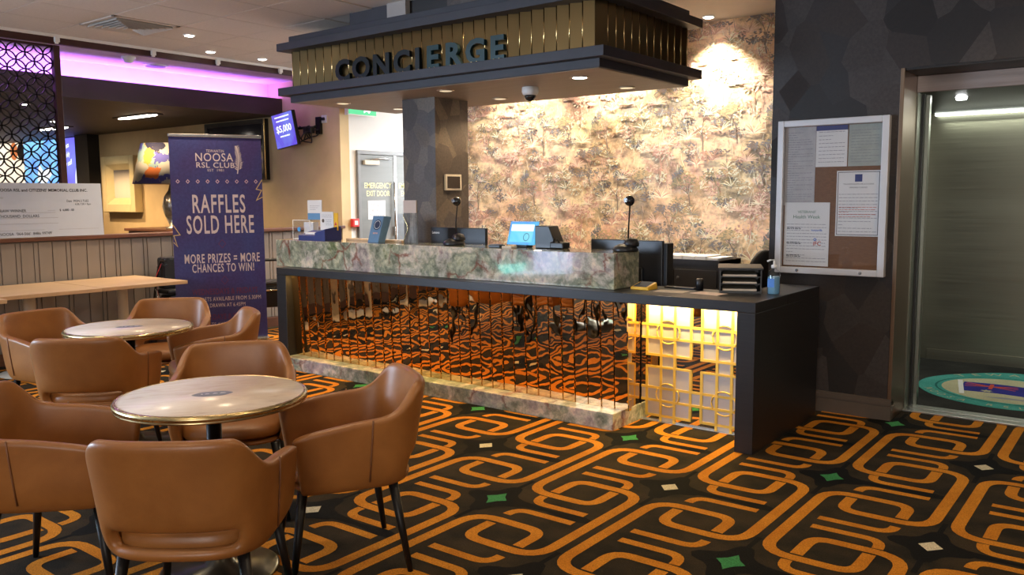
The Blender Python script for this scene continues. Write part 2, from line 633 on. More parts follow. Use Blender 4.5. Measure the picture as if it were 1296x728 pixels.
        if sub:
            q = o.modifiers.new('sub', 'SUBSURF')
            q.levels = q.render_levels = sub
        return o


def tag(o, label=None, cat=None, group=None, kind=None):
    for k, v in (('label', label), ('category', cat), ('group', group), ('kind', kind)):
        if v:
            o[k] = v
    return o


def thing(name, loc, label, cat, rz=0.0, group=None):
    o = bpy.data.objects.new(name, None)
    o.empty_display_size = 0.1
    o.location = loc
    o.rotation_euler = (0, 0, rz)
    COL.objects.link(o)
    return tag(o, label, cat, group)


def struct(name, mb, m, **kw):
    return tag(mb.build(name, m, **kw), kind='structure')


def copy_tree(o, parent=None):
    c = o.copy()
    COL.objects.link(c)
    if parent is not None:
        c.parent = parent
    for ch in list(o.children):
        copy_tree(ch, c)
    return c


FONT_CACHE = {}


def text(name, txt, mat, parent, o, u, w, height=None, width=None, xs=1.0, bold=0.0, align='L', depth=0.0, spacing=1.0):
    """lettering set on the plane (origin o, reading direction u, up w); height = cap height; width fits the line length"""
    key = (txt, bold, spacing)
    if key not in FONT_CACHE:
        cu = bpy.data.curves.new('lettering', 'FONT')
        cu.body = txt
        cu.size = 1.0
        cu.offset = bold
        cu.resolution_u = 3
        cu.space_character = spacing
        ob = bpy.data.objects.new('lettering', cu)
        COL.objects.link(ob)
        dg = bpy.context.evaluated_depsgraph_get()
        me = bpy.data.meshes.new_from_object(ob.evaluated_get(dg))
        vs = [q.co.copy() for q in me.vertices]
        fs = [list(p.vertices) for p in me.polygons]
        bpy.data.objects.remove(ob)
        bpy.data.meshes.remove(me)
        bpy.data.curves.remove(cu)
        FONT_CACHE[key] = (vs, fs)
    vs, fs = FONT_CACHE[key]
    x0 = min(q.x for q in vs)
    x1 = max(q.x for q in vs)
    y0 = min(q.y for q in vs)
    y1 = max(q.y for q in vs)
    cap = 0.69
    if height is None:
        sy = sx = width / (x1 - x0)
    else:
        sy = height / cap
        sx = width / (x1 - x0) if width else sy * xs
    dx = {'L': -x0, 'C': -(x0 + x1) / 2, 'R': -x1}[align]
    o, u, w = Vector(o), Vector(u).normalized(), Vector(w).normalized()
    n = u.cross(w)
    A = [o + u * (q.x + dx) * sx + w * q.y * sy for q in vs]
    mb = MB()
    if depth:
        B = [p + n * depth for p in A]
        k = len(A)
        cnt = {}
        for f in fs:
            for i in range(len(f)):
                e = (f[i], f[(i + 1) % len(f)])
                cnt[e] = 1
        F = [tuple(q + k for q in f) for f in fs] + [tuple(reversed(f)) for f in fs]
        for (a, b2) in cnt:
            if (b2, a) not in cnt:
                F.append((a, b2, b2 + k, a + k))
        mb.add(A + B, F)
    else:
        mb.add(A, fs)
    return mb.build(name, mat, parent)


def lines_print(mb, o, u, w, a0, a1, b0, b1, n, h=0.004, seed=0):
    """small print: thin strokes standing for unreadable text rows"""
    rnd = random.Random(seed)
    for i in range(n):
        b = b1 - (b1 - b0) * (i + 0.5) / n
        x = a0
        while x < a1 - 0.006:
            l = rnd.uniform(0.008, 0.03)
            e = min(a1, x + l)
            mb.rect(o, u, w, x, e, b - h / 2, b + h / 2)
            x = e + 0.005
            if rnd.random() < 0.04:
                break


def arc_poly(pts, rad, seg=6):
    """round the corners of an open polyline"""
    out = [Vector(pts[0])]
    for i in range(1, len(pts) - 1):
        a, p, b = Vector(pts[i - 1]), Vector(pts[i]), Vector(pts[i + 1])
        r = rad[i - 1] if isinstance(rad, (list, tuple)) else rad
        d1 = (a - p).normalized()
        d2 = (b - p).normalized()
        s0 = p + d1 * r
        s1 = p + d2 * r
        for k in range(seg + 1):
            t = k / seg
            out.append(s0 * (1 - t) ** 2 + p * 2 * t * (1 - t) + s1 * t * t)
    out.append(Vector(pts[-1]))
    return out


X3, Y3, Z3 = (1, 0, 0), (0, 1, 0), (0, 0, 1)

# ================================================================== SETTING
# ---- floor with its woven pattern
floor = struct('floor', MB().box(-19.2, 2.7, -4.0, 11.2, -0.1, 0.0), CARPET)
GX, GY = -1.352, 4.560
PX, PY = 1.2548, 1.3434
P1 = arc_poly([(0.180, -0.262), (0.180, -0.456), (0.578, -0.456), (0.578, 0.472), (0.190, 0.468), (0.190, 0.243)], [0.085, 0.14, 0.14, 0.085])
P5 = arc_poly([(0.176, -0.142), (0.180, -0.052), (0.497, -0.048)], [0.075])
P6 = arc_poly([(0.177, 0.166), (0.183, 0.066), (0.490, 0.073)], [0.075])
rot = lambda L: [Vector((PX / 2 - q.x, 0.6715 - q.y)) for q in L]
strokes = [(P1, 0.056), (rot(P1), 0.056), (P5, 0.048), (rot(P5), 0.048), (P6, 0.048), (rot(P6), 0.048)]
org_mb, blk_mb, grn_mb, wht_mb = MB(), MB(), MB(), MB()
for k in range(-12, 7):
    for j in range(-9, 6):
        ox = GX + k * PX / 2
        oy = GY + j * PY + (0.6717 if k % 2 else 0.0)
        if ox < -8.42 or ox > 2.0 or oy < -3.4 or oy > 10.2:
            continue
        if ox > -6.4 and oy > 6.1 and not (ox > -1.6 and oy < 6.4):
            continue
        pl = ((ox, oy, 0.0012), X3, Y3)
        for L, w in strokes:
            org_mb.ribbon(L, w, pl)
        pb = ((ox, oy, 0.0006), X3, Y3)
        # black ground: strip between the long bars, lens between the short bars, star about each diamond
        blk_mb.rect((ox, oy, 0.0006), X3, Y3, -0.012, 0.012, -0.32, 0.32)
        lens = [(0.0, 0.10), (0.12, 0.045), (0.31, 0.022), (0.50, 0.045), (0.627, 0.0), (0.50, -0.030), (0.31, -0.008), (0.12, -0.03), (0.0, -0.10)]
        blk_mb.frame(*pb, [(a, b + 0.006) for a, b in lens])
        lens2 = [(PX / 2 - a, 0.6715 - b) for a, b in lens]
        star = []
        for q in range(32):
            an = 2 * pi * q / 32
            rr = 0.105 + 0.075 * abs(cos(2 * an)) ** 3
            star.append((rr * cos(an) * 1.0, rr * sin(an) * 1.1))
        blk_mb.frame((ox, oy, 0.0008), X3, Y3, star)
        for gx, gy, tgt, hx, hy in ((0, 0, grn_mb, 0.064, 0.084), (PX / 2, 0.0, None, 0, 0)):
            if tgt is None:
                continue
            tgt2 = wht_mb if k % 2 else tgt
            if k % 2:
                hx, hy = 0.050, 0.060
            cpt = []
            for (a, b), (c, d) in (((hx, 0), (0, hy)), ((0, hy), (-hx, 0)), ((-hx, 0), (0, -hy)), ((0, -hy), (hx, 0))):
                cpt.append((a, b))
                if not k % 2:
                    cpt.append(((a + c) * 0.42, (b + d) * 0.42))
            tgt2.frame((ox, oy, 0.0016), X3, Y3, cpt)
for nm, mb, m in (('carpet_stripes', org_mb, CARPET_O), ('carpet_ground', blk_mb, CARPET_K), ('carpet_green_diamonds', grn_mb, CARPET_G), ('carpet_cream_diamonds', wht_mb, CARPET_W)):
    tag(mb.build(nm, m, floor), kind='stuff')

# ---- ceiling
ceil = struct('ceiling', MB().box(-19.2, 2.7, -4.0, 11.2, 3.086, 3.2), CEIL)
tile_me = None
tx = [-8.36 + 0.615 * i for i in range(6)]
ty = [1.23 + 0.62 * i for i in range(10)]


def ceiling_tile(x0, y0, x1, y1):
    global tile_me
    g = 0.004
    if tile_me is None:
        o = MB().box(g, 0.615 - g, g, 0.62 - g, 0, 0.008).build('ceiling_tile', CEILW, ceil, world=False, bevel=0.002)
        tile_me = o
    else:
        o = tile_me.copy()
        COL.objects.link(o)
    o.location = Vector((x0, y0, 3.078)) - ceil.location


for i in range(5):
    for j in range(9):
        if i == 1 and j == 4:
            continue
        if tx[i] > -6.0 and j > 5:
            continue
        ceiling_tile(tx[i], ty[j], 0, 0)
for i in range(2):
    for j in range(9):
        ceiling_tile(-9.72 + 0.615 * i, ty[j], 0, 0)

# ---- half wall on the left with its boards, cap and skirting
wl = struct('wall_left', MB().box(-8.52, -8.412, 0.3, 7.25, 0.0, 1.135), TAUPE)
y = 0.4
k = 0
wseq = [0.127, 0.127, 0.043, 0.155, 0.127, 0.043, 0.115, 0.043]
while y < 7.2:
    w_ = wseq[k % len(wseq)]
    MB().box(-8.413, -8.40, y + 0.004, min(7.25, y + w_ - 0.004), 0.12, 1.128).build('board', TAUPE, wl, bevel=0.003)
    y += w_
    k += 1
MB().box(-8.545, -8.365, 0.3, 7.27, 1.140, 1.178).build('wall_cap', REDWOOD, wl, bevel=0.006)
MB().box(-8.408, -8.385, 0.3, 7.25, 0.0, 0.115).build('skirting', REDWOOD, wl, bevel=0.004)

# ---- end wall of the alcove, corridor wall, lit wall, dark wall, the rest of the shell
struct('wall_back', MB().box(-19.2, -8.402, 7.25, 7.40, 0, 3.086), YELLOWALL)
wf = struct('wall_far', MB().box(-8.55, -8.402, 7.40, 11.0, 0, 3.086), WHITEWALL)
struct('wall_corridor', MB().box(-8.55, 2.6, 11.0, 11.15, 0, 3.086), WHITEWALL)
wc = struct('wall_center', MB().box(-6.42, -2.25, 7.25, 7.40, 0, 3.086), TOILE)


# the plants printed on the wallpaper: one repeat of flat drawing, laid out again and again
def wallpaper_repeat(W, H):
    rnd = random.Random(21)
    inks = [pm('ink_slate', (0.24, 0.24, 0.265), 0.6), pm('ink_olive', (0.34, 0.30, 0.19), 0.6), pm('ink_rose', (0.58, 0.34, 0.27), 0.6),
            pm('ink_ochre', (0.62, 0.45, 0.25), 0.6), pm('ink_cream', (0.95, 0.88, 0.70), 0.6), pm('ink_umber', (0.26, 0.20, 0.165), 0.6), pm('ink_blush', (0.84, 0.62, 0.50), 0.6)]
    mbs = [MB() for _ in inks]
    lay = [0]

    def pl():
        lay[0] += 1
        return ((0, -0.0002 - 0.000004 * lay[0], 0), (1, 0, 0), (0, 0, 1))

    def dab(k, x, z, a, b, an):
        p = pl()
        pts = []
        for q in range(6):
            t = 2 * pi * q / 6
            ex, ez = a * cos(t), b * sin(t)
            pts.append((x + ex * cos(an) - ez * sin(an), z + ex * sin(an) + ez * cos(an)))
        mbs[k].frame(*p, pts)

    def blade(k, x, z, an, ln, wd, bend):
        p = pl()
        L, Rr = [], []
        for q in range(6):
            t = q / 5
            aa = an + bend * t * t
            cx, cz = x + ln * t * cos(an + bend * t * 0.6), z + ln * t * sin(an + bend * t * 0.6)
            w_ = wd * (0.35 + 1.3 * t) * (1 - t) ** 0.7 if t < 1 else 0.0005
            L.append((cx - w_ * sin(aa), cz + w_ * cos(aa)))
            Rr.append((cx + w_ * sin(aa), cz - w_ * cos(aa)))
        mbs[k].frame(*p, L + Rr[::-1])

    def tree(x, z, h, kt, kl):
        p = pl()

        def br(x, z, an, ln, wd, d):
            x2, z2 = x + ln * cos(an), z + ln * sin(an)
            mx, mz = (x + x2) / 2 + rnd.uniform(-.1, .1) * ln, (z + z2) / 2
            mbs[kt].ribbon([(x, z), (mx, mz), (x2, z2)], wd, p)
            if d == 0:
                for _ in range(7):
                    dab(rnd.choice(kl), x2 + rnd.gauss(0, 0.022), z2 + rnd.gauss(0, 0.016), rnd.uniform(.009, .020), rnd.uniform(.005, .010), rnd.uniform(-.6, .6))
            else:
                for q in range(rnd.choice((2, 3))):
                    br(x2, z2, an + rnd.uniform(-0.75, 0.75), ln * rnd.uniform(.55, .8), max(.0034, wd * .62), d - 1)
        br(x, z, pi / 2 + rnd.uniform(-.2, .2), h * 0.42, 0.012, 3)

    def bush(x, z, rx, rz, ks, n):
        for _ in range(n):
            a = rnd.uniform(0, 2 * pi)
            r = sqrt(rnd.random())
            dab(rnd.choice(ks), x + rx * r * cos(a), z + rz * r * sin(a), rnd.uniform(.008, .022), rnd.uniform(.004, .009), rnd.uniform(-1, 1))

    def fronds(x, z, ln, ks, n):
        for q in range(n):
            an = pi * (0.08 + 0.84 * q / (n - 1))
            blade(rnd.choice(ks), x, z, an + rnd.uniform(-.08, .08), ln * rnd.uniform(.7, 1.1), ln * 0.05, (0.5 if an < pi / 2 else -0.5) * -1.0)

    for _ in range(58):
        bush(rnd.uniform(.03, W), rnd.uniform(.02, H), rnd.uniform(.04, .13), rnd.uniform(.02, .07), rnd.choice(([0, 1], [2, 6], [3, 4], [1, 3], [0, 5], [4, 6])), 34)
    for x, z, h, kt, kl in ((.20, .62, .34, 5, [0, 1]), (.52, .70, .30, 5, [1, 3]), (.78, .30, .36, 5, [0, 5]), (.36, .14, .30, 1, [1, 3, 4]), (.66, .93, .26, 2, [2, 6]), (.08, .10, .26, 5, [2, 1])):
        tree(x, z, h, kt, kl)
    for x, z, l, ks, n in ((.14, .48, .12, [2, 6, 4], 11), (.30, .52, .13, [2, 2, 6], 12), (.44, .44, .11, [6, 4, 1], 10), (.62, .50, .13, [2, 6], 12), (.82, .56, .11, [1, 3], 10),
                           (.10, .02, .11, [1, 0], 10), (.55, .06, .12, [2, 6], 11), (.75, .12, .10, [4, 6], 10), (.25, .93, .10, [4, 6], 9), (.86, .86, .10, [1, 3], 9), (.05, .72, .13, [4, 6], 11), (.38, .78, .12, [4, 3], 10), (.68, .74, .13, [2, 4], 11), (.48, .28, .12, [4, 1], 11), (.90, .36, .12, [2, 6], 10), (.18, .26, .12, [4, 3], 10)):
        fronds(x, z, l, ks, n)
    for _ in range(150):
        blade(rnd.choice((4, 4, 4, 3, 6, 0, 1)), rnd.uniform(.02, W), rnd.uniform(0, H), pi / 2 + rnd.uniform(-.5, .5), rnd.uniform(.04, .11), .0035, rnd.uniform(-.5, .5))
    obs = []
    me = bpy.data.meshes.new('wallpaper_print')
    vs, fs, mi_ = [], [], []
    for k, mb in enumerate(mbs):
        o = len(vs)
        vs += [tuple(q) for q in mb.v]
        fs += [[o + i for i in f] for f in mb.f]
        mi_ += [k] * len(mb.f)
        me.materials.append(inks[k])
    me.from_pydata(vs, [], fs)
    me.polygons.foreach_set('material_index', mi_)
    return me


WPW, WPH = 0.92, 1.12
wpm = wallpaper_repeat(WPW, WPH)
for i in range(5):
    for j in range(4):
        zz = -0.35 + j * WPH + (WPH / 2 if i % 2 else 0)
        if zz > 2.6 or zz < -0.5:
            continue
        o = bpy.data.objects.new('wallpaper_print', wpm)
        o.parent = wc
        o.location = Vector((-6.30 + i * 0.90, 7.2495, zz)) - wc.location
        o['kind'] = 'stuff'
        COL.objects.link(o)
bw = MB()
bw.box(-2.275, -1.42, 5.98, 6.34, 0, 3.086)
bw.box(-1.42, 2.6, 5.98, 6.34, 2.345, 3.086)
bw.box(-2.275, -1.80, 6.34, 7.40, 0, 3.086)
bw.box(0.40, 2.6, 5.98, 6.34, 0, 2.345)
struct('wall_right', bw, SHARD)
struct('wall_side', MB().box(2.6, 2.7, -4.0, 11.0, 0, 3.086), TAUPE)
wb = MB()
wb.box(-8.52, 0.1, -4.15, -4.0, 0, 3.086)
wb.box(0.1, 2.4, -4.15, -4.0, 0, 0.9)
wb.box(0.1, 2.4, -4.15, -4.0, 2.6, 3.086)
wb.box(2.4, 2.6, -4.15, -4.0, 0, 3.086)
struct('wall_rear', wb, TAUPE)
struct('added_window', MB().box(0.1, 2.4, -4.1, -4.04, 0.9, 0.95).box(0.1, 2.4, -4.1, -4.04, 2.55, 2.6).box(0.1, 0.15, -4.1, -4.04, 0.95, 2.55).box(2.35, 2.4, -4.1, -4.04, 0.95, 2.55), BLACKMETAL)  # unseen window frame added around the fill lamp
wb = MB()
wb.box(-8.52, -8.402, -4.0, -3.05, 0, 3.086)
wb.box(-8.52, -8.402, -0.35, 0.3, 0, 3.086)
wb.box(-8.52, -8.402, -3.05, -0.35, 2.55, 3.086)
wb.box(-8.52, -8.402, -3.05, -0.35, 0.0, 0.95)
struct('wall_left_entry', wb, TAUPE)
wn = MB()
for y0_, y1_ in ((-3.05, -3.0), (-1.73, -1.67), (-0.40, -0.35)):
    wn.box(-8.48, -8.42, y0_, y1_, 0.95, 2.55)
wn.box(-8.48, -8.42, -3.0, -0.40, 2.50, 2.55).box(-8.48, -8.42, -3.0, -0.40, 0.95, 1.0)
struct('window_1', wn, BLACKMETAL)
struct('wall_alcove', MB().box(-19.3, -19.2, -4.0, 7.4, 0, 3.086), WHITEWALL)
struct('wall_alcove_rear', MB().box(-19.3, -8.52, -4.15, -4.0, 0, 3.086), WHITEWALL)

# baseboard of the dark wall, stepped profile, returning at the lift
bb = MB()
for z0, z1, d in ((0, 0.095, 0.022), (0.095, 0.105, 0.014), (0.105, 0.130, 0.020), (0.130, 0.145, 0.012)):
    bb.box(-2.275, -1.418 + d, 5.98 - d, 5.981, z0, z1)
    bb.box(-1.421, -1.420 + d, 5.98, 6.04, z0, z1)
struct('baseboard_right', bb, BASEB)

# alcove bulkhead: fascia with gutter, dark soffit, purple-lit upstand
struct('trim_1', MB().box(-9.60, -9.56, -3.9, 7.25, 2.645, 2.872).box(-9.88, -9.60, -3.9, 7.25, 2.645, 2.70), SOFFIT)
struct('trim_2', MB().box(-19.2, -9.88, -3.9, 7.25, 2.645, 2.70), SOFFIT)
struct('trim_3', MB().box(-10.0, -9.87, -3.9, 7.25, 2.70, 3.086), WHITEWALL)
# pillar through the canopy
struct('trim_4', MB().box(-5.418, -5.0275, 5.4016, 5.833, 0, 3.086), SHARD2)
# small bulkhead above the canopy
struct('trim_5', MB().box(-5.56, -5.08, 4.94, 5.30, 2.974, 3.086), CHAR)
struct('trim_6', MB().box(-5.08, -4.87, 4.91, 5.30, 2.974, 3.086), pm('grey_plaster', (0.36, 0.33, 0.31), 0.8, 0, 0.05, 6))
struct('trim_8', MB().box(-4.87, -4.47, 4.96, 5.30, 2.974, 3.086), BLACKLAM)
struct('trim_9', MB().box(-4.47, -3.25, 4.96, 5.30, 2.974, 3.086), SHARD2)
# dark post at the end of the alcove
struct('trim_7', MB().box(-15.12, -14.66, 7.05, 7.25, 0, 2.645), BLACKLAM)

# ---- dark red track under the ceiling with white rail and clips
tr = thing('ceiling_track', (-8.4, 2.0, 2.99), 'dark red track with white rail running along the ceiling above the half wall', 'rail')
MB().box(-8.43, -8.375, -3.9, 7.25, 2.992, 3.058).build('beam', MAROON, tr, bevel=0.004)
MB().box(-8.375, -8.355, -3.9, 7.25, 3.050, 3.078).build('rail', WHITEP, tr, bevel=0.003)
for yy in (2.6, 3.79, 4.75, 5.50, 6.33):
    MB().box(-8.374, -8.340, yy - 0.022, yy + 0.022, 3.005, 3.055).box(-8.374, -8.350, yy - 0.014, yy + 0.014, 2.99, 3.006).build('clip', WHITEP, tr, bevel=0.003)

# ================================================================== LIFT
lf = thing('lift', (-1.0, 6.4, 0), 'open stainless steel lift in the dark wall at the right', 'lift')
MB().box(-1.425, -1.400, 5.975, 6.335, 0.0, 2.345).build('jamb', STEEL_J, lf, bevel=0.003)
MB().box(-1.400, 0.40, 5.985, 6.335, 2.330, 2.345).build('lintel', BLACKLAM, lf)
MB().box(-1.400, 0.40, 6.325, 6.345, 2.218, 2.330).build('header', STEEL_H, lf, bevel=0.003)
MB().box(-1.405, -1.392, 6.336, 6.50, 0.0, 2.218).build('landing_door_edge', brushed_mat('door_edge_steel', (0.26, 0.27, 0.22), (60, 60, 1.5), 0.36, 0.85), lf)
MB().box(-1.392, -1.378, 6.46, 6.50, 0.0, 2.218).build('door_gap', BLACK, lf)
MB().box(-1.378, -1.352, 6.50, 6.56, 0.0, 2.218).build('car_door_edge', brushed_mat('car_door_steel', (0.34, 0.36, 0.31), (60, 60, 1.5), 0.36, 0.85), lf, bevel=0.003)
MB().box(-1.40, 0.40, 6.30, 6.395, 0.0, 0.012).build('sill', ALU, lf, bevel=0.002)
MB().box(-1.40, 0.40, 6.41, 6.51, 0.0, 0.012).build('sill', ALU, lf, bevel=0.002)
MB().box(-1.75, 0.2, 6.51, 8.54, 0.0, 0.004).build('car_floor', carpet_mat('lift_carpet', (0.022, 0.022, 0.022), (0.040, 0.040, 0.038)), lf)
MB().box(-1.76, 0.2, 8.50, 8.54, 0.0, 2.30).build('car_back_panel', STEEL_L, lf)
MB().box(-1.80, -1.76, 6.56, 8.54, 0.0, 2.30).build('car_side_panel', STEEL_L, lf)
MB().box(0.2, 0.24, 6.35, 8.54, 0.0, 2.30).build('car_side_panel', STEEL_L, lf)
MB().box(-1.80, 0.24, 6.345, 8.40, 2.25, 2.30).build('car_ceiling', BLACKLAM, lf)
MB().box(-1.70, 0.15, 8.40, 8.498, 2.23, 2.25).build('light_strip', emis('strip_white', (0.93, 1.0, 0.88), 4.0), lf)
MB().box(-1.70, 0.2, 8.482, 8.499, 0.0, 0.10).build('kick_strip', STEEL_L, lf, bevel=0.003)
MB().lathe((-1.268, 7.134, 2.232), [(0.034, 0.0), (0.040, 0.018)], 20).build('ceiling_lamp', emis('lamp_cold', (1.0, 1.0, 1.0), 22.0), lf)
ll = bpy.data.lights.new('lift_spot', 'SPOT')
ll.energy = 9
ll.spot_size = radians(130)
ll.color = (0.95, 1, 0.95)
ll.shadow_soft_size = 0.04
lo = bpy.data.objects.new('lift_spot', ll)
lo.location = (-1.268, 7.134, 2.22)
COL.objects.link(lo)

# club emblem mat inlaid in the lift floor
mt = thing('emblem_mat', (-0.86, 7.42, 0.004), 'round teal emblem mat with flag lying on the lift floor', 'mat')
TEAL = carpet_mat('mat_teal', (0.055, 0.30, 0.27), (0.09, 0.38, 0.34))
TEALD = carpet_mat('mat_dark_teal', (0.02, 0.13, 0.12), (0.03, 0.17, 0.16))
MCREAM = carpet_mat('mat_cream', (0.44, 0.42, 0.28), (0.52, 0.50, 0.34))
MBLUE = carpet_mat('mat_blue', (0.03, 0.03, 0.22), (0.04, 0.04, 0.28))
MRED = carpet_mat('mat_red', (0.50, 0.07, 0.04), (0.58, 0.10, 0.06))
mo = (-0.86, 7.40, 0.0)


def disc_pts(rx, ry, n=48, bulge=0.0):
    out = []
    for q in range(n):
        a = 2 * pi * q / n
        r = 1 + bulge * math.exp(-((a - pi / 2) / 0.45) ** 2)
        out.append((rx * cos(a) * r, ry * sin(a) * r))
    return out


MB().frame((mo[0], mo[1], 0.004), X3, Y3, disc_pts(0.66, 0.64, 56, 0.22), 0.004).build('ring', TEAL, mt)
MB().frame((mo[0], mo[1], 0.008), X3, Y3, disc_pts(0.49, 0.45), 0.001).build('field', MCREAM, mt)
MB().ribbon([(0.53 * cos(2 * pi * q / 48), 0.50 * sin(2 * pi * q / 48)) for q in range(48)], 0.016, ((mo[0], mo[1], 0.0095), X3, Y3), closed=True).build('ring_line', TEALD, mt)
fl = []
for q in range(13):
    t = q / 12
    fl.append((-0.36 + 0.92 * t, 0.17 + 0.03 * sin(t * 6) + 0.02 * t))
bot = [(a + 0.02, b - 0.36) for a, b in fl][::-1]
MB().frame((mo[0], mo[1], 0.0095), X3, Y3, fl + bot, 0.0005).build('flag', MBLUE, mt)
can = MB()
fo = (mo[0] - 0.34, mo[1] - 0.02, 0.0105)
can.ribbon([(0.0, 0.165), (0.36, 0.03)], 0.018, (fo, X3, Y3))
can.ribbon([(0.01, 0.03), (0.36, 0.165)], 0.018, ((fo[0], fo[1], 0.0106), X3, Y3))
can.ribbon([(0.19, 0.0), (0.18, 0.19)], 0.028, ((fo[0], fo[1], 0.0107), X3, Y3))
can.ribbon([(0.0, 0.10), (0.37, 0.10)], 0.022, ((fo[0], fo[1], 0.0108), X3, Y3))
can.build('flag_canton', MRED, mt)
st = MB()
for cx, cy, r in ((-0.16, -0.11, 0.05), (0.20, 0.10, 0.03), (0.32, -0.02, 0.03), (0.12, 0.0, 0.03), (0.24, -0.10, 0.03)):
    st.frame((mo[0] + cx, mo[1] + cy, 0.0108), X3, Y3, [((r if q % 2 == 0 else r * 0.5) * cos(2 * pi * q / 14), (r if q % 2 == 0 else r * 0.5) * sin(2 * pi * q / 14)) for q in range(14)])
st.build('flag_stars', MCREAM, mt)
MB().ribbon([(-0.40, 0.22), (-0.30, -0.30)], 0.035, ((mo[0], mo[1], 0.0112), X3, Y3)).build('flag_pole', PAPER, mt)
MB().frame((mo[0], mo[1], 0.0100), X3, Y3, [(-0.16, -0.32), (0.0, -0.27), (0.16, -0.29), (0.30, -0.33), (0.10, -0.325), (-0.06, -0.335)]).build('grey_shape', INKG, mt)  # flat grey shape in the emblem below the flag
for i, ch in enumerate('TEWANTIN'):
    a = radians(136 - i * 13.4)
    rr = 0.60 + 0.06 * math.exp(-((a - pi / 2) / 0.45) ** 2)
    text('letter', ch, MCREAM, mt, (mo[0] + (rr - 0.04) * cos(a), mo[1] + (rr - 0.04) * sin(a), 0.0092), (sin(a), -cos(a), 0), (cos(a), sin(a), 0), 0.085, align='C')
for i, ch in enumerate('NOOSA RSL CLUB'):
    if ch != ' ':
        a = radians(206 + i * 9.6)
        text('letter', ch, MCREAM, mt, (mo[0] + 0.625 * cos(a), mo[1] + 0.61 * sin(a), 0.0092), (-sin(a), cos(a), 0), (-cos(a), -sin(a), 0), 0.06, align='C')

# ================================================================== EMERGENCY EXIT
d1 = tag(MB().box(-8.402, -8.36, 7.50, 7.55, 0, 2.10).box(-8.402, -8.36, 8.81, 8.86, 0, 2.10).box(-8.402, -8.36, 7.50, 8.86, 2.10, 2.15).build('door_1', pm('door_frame_grey', (0.19, 0.19, 0.19), 0.4, 0.3, 0.05, 8), bevel=0.004), kind='structure')
for y0, y1 in ((7.553, 8.172), (8.180, 8.807)):
    lfz = MB().box(-8.401, -8.372, y0, y1, 0.02, 2.095).build('door_leaf', DOORG, d1, bevel=0.003)
    yc = (y0 + y1) / 2
    text('lettering', 'EMERGENCY', YEL, lfz, (-8.3712, yc, 1.66), Y3, Z3, 0.070, width=0.49, align='C', bold=0.004)
    text('lettering', 'EXIT DOOR', YEL, lfz, (-8.3712, yc, 1.555), Y3, Z3, 0.070, width=0.42, align='C', bold=0.004)
for o_ in d1.children:
    for c_ in o_.children:
        c_.data.materials.clear()
        c_.data.materials.append(pm('pale_yellow_print', (0.90, 0.86, 0.42), 0.6, 0, 0.03, 10))
MB().box(-8.372, -8.365, 8.155, 8.197, 0.02, 2.095).build('meeting_strip', SILVER, d1)
MB().box(-8.372, -8.33, 7.60, 7.86, 1.965, 2.025).build('door_closer', PALEPOST, d1, bevel=0.006)
MB().tube([(-8.345, 7.72, 2.035), (-8.33, 7.95, 2.055), (-8.345, 8.10, 2.05)], 0.010, 8).build('closer_arm', SILVER, d1)
MB().tube([(-8.34, 8.14, 0.95), (-8.34, 8.14, 1.75)], 0.014, 8).box(-8.37, -8.33, 8.125, 8.155, 1.02, 1.14).build('bolt_bar', SILVER, d1)
nt_ = thing('door_notice', (-8.37, 7.83, 1.245), 'white do not obstruct notice taped to the emergency exit door', 'notice')
MB().box(-8.371, -8.369, 7.67, 7.985, 1.245, 1.495).build('sheet', PAPER, nt_)
for i, t_ in enumerate(('DO NOT', 'OBSTRUCT', 'THIS DOOR')):
    text('lettering', t_, INKG, nt_, (-8.3686, 7.83, 1.415 - i * 0.068), Y3, Z3, 0.036, align='C')
cp = thing('fire_call_point', (-8.40, 7.437, 1.155), 'red fire call point on the white wall by the exit door', 'alarm')
MB().box(-8.402, -8.345, 7.385, 7.490, 1.155, 1.262).build('housing', RED, cp, bevel=0.006)
MB().box(-8.346, -8.341, 7.41, 7.465, 1.18, 1.235).build('glass_plate', PAPER, cp)
ex = thing('exit_sign', (-8.15, 7.56, 2.575), 'green and white lit exit sign high by the corridor', 'sign')
MB().box(-8.36, -8.30, 7.30, 7.80, 2.585, 2.76).build('sign_box', WHITEP, ex, bevel=0.005)
MB().box(-8.300, -8.296, 7.315, 7.785, 2.60, 2.745).build('sign_face', emis('exit_green', (0.10, 0.75, 0.32), 0.6), ex)
MB().frame((-8.2955, 7.60, 2.60), Y3, Z3, [(-0.03, 0.02), (0.02, 0.05), (0.06, 0.02), (0.09, 0.05), (0.05, 0.09), (0.09, 0.12), (0.04, 0.14), (-0.02, 0.10), (-0.06, 0.11), (-0.03, 0.07)]).build('running_figure', emis('exit_white', (0.9, 1, 0.95), 0.9), ex)
MB().tube([(-8.33, 7.42, 2.76), (-8.33, 7.42, 3.086)], 0.006, 6).tube([(-8.33, 7.68, 2.76), (-8.33, 7.68, 3.086)], 0.006, 6).build('hanger', SILVER, ex)

# ================================================================== ALCOVE: mirror, lamp, pictures, screens
mi = thing('wall_mirror', (-13.83, 7.17, 1.32), 'cream framed rectangular mirror on the ochre wall above the giant cheque', 'mirror')
fm = MB()
for x0, x1, z0, z1 in ((-14.36, -14.22, 1.32, 2.25), (-13.44, -13.30, 1.32, 2.25), (-14.22, -13.44, 1.32, 1.46), (-14.22, -13.44, 2.11, 2.25)):
    fm.box(x0, x1, 7.11, 7.252, z0, z1)
fm.build('outer_frame', CREAM, mi, bevel=0.012)
sl = MB()
A_ = [(-14.22, 1.46), (-13.44, 1.46), (-13.44, 2.11), (-14.22, 2.11)]
B_ = [(-14.07, 1.56), (-13.55, 1.56), (-13.55, 2.02), (-14.07, 2.02)]
sl.add([(a, 7.12, b) for a, b in A_] + [(a, 7.18, b) for a, b in B_], [(i, (i + 1) % 4, 4 + (i + 1) % 4, 4 + i) for i in range(4)])
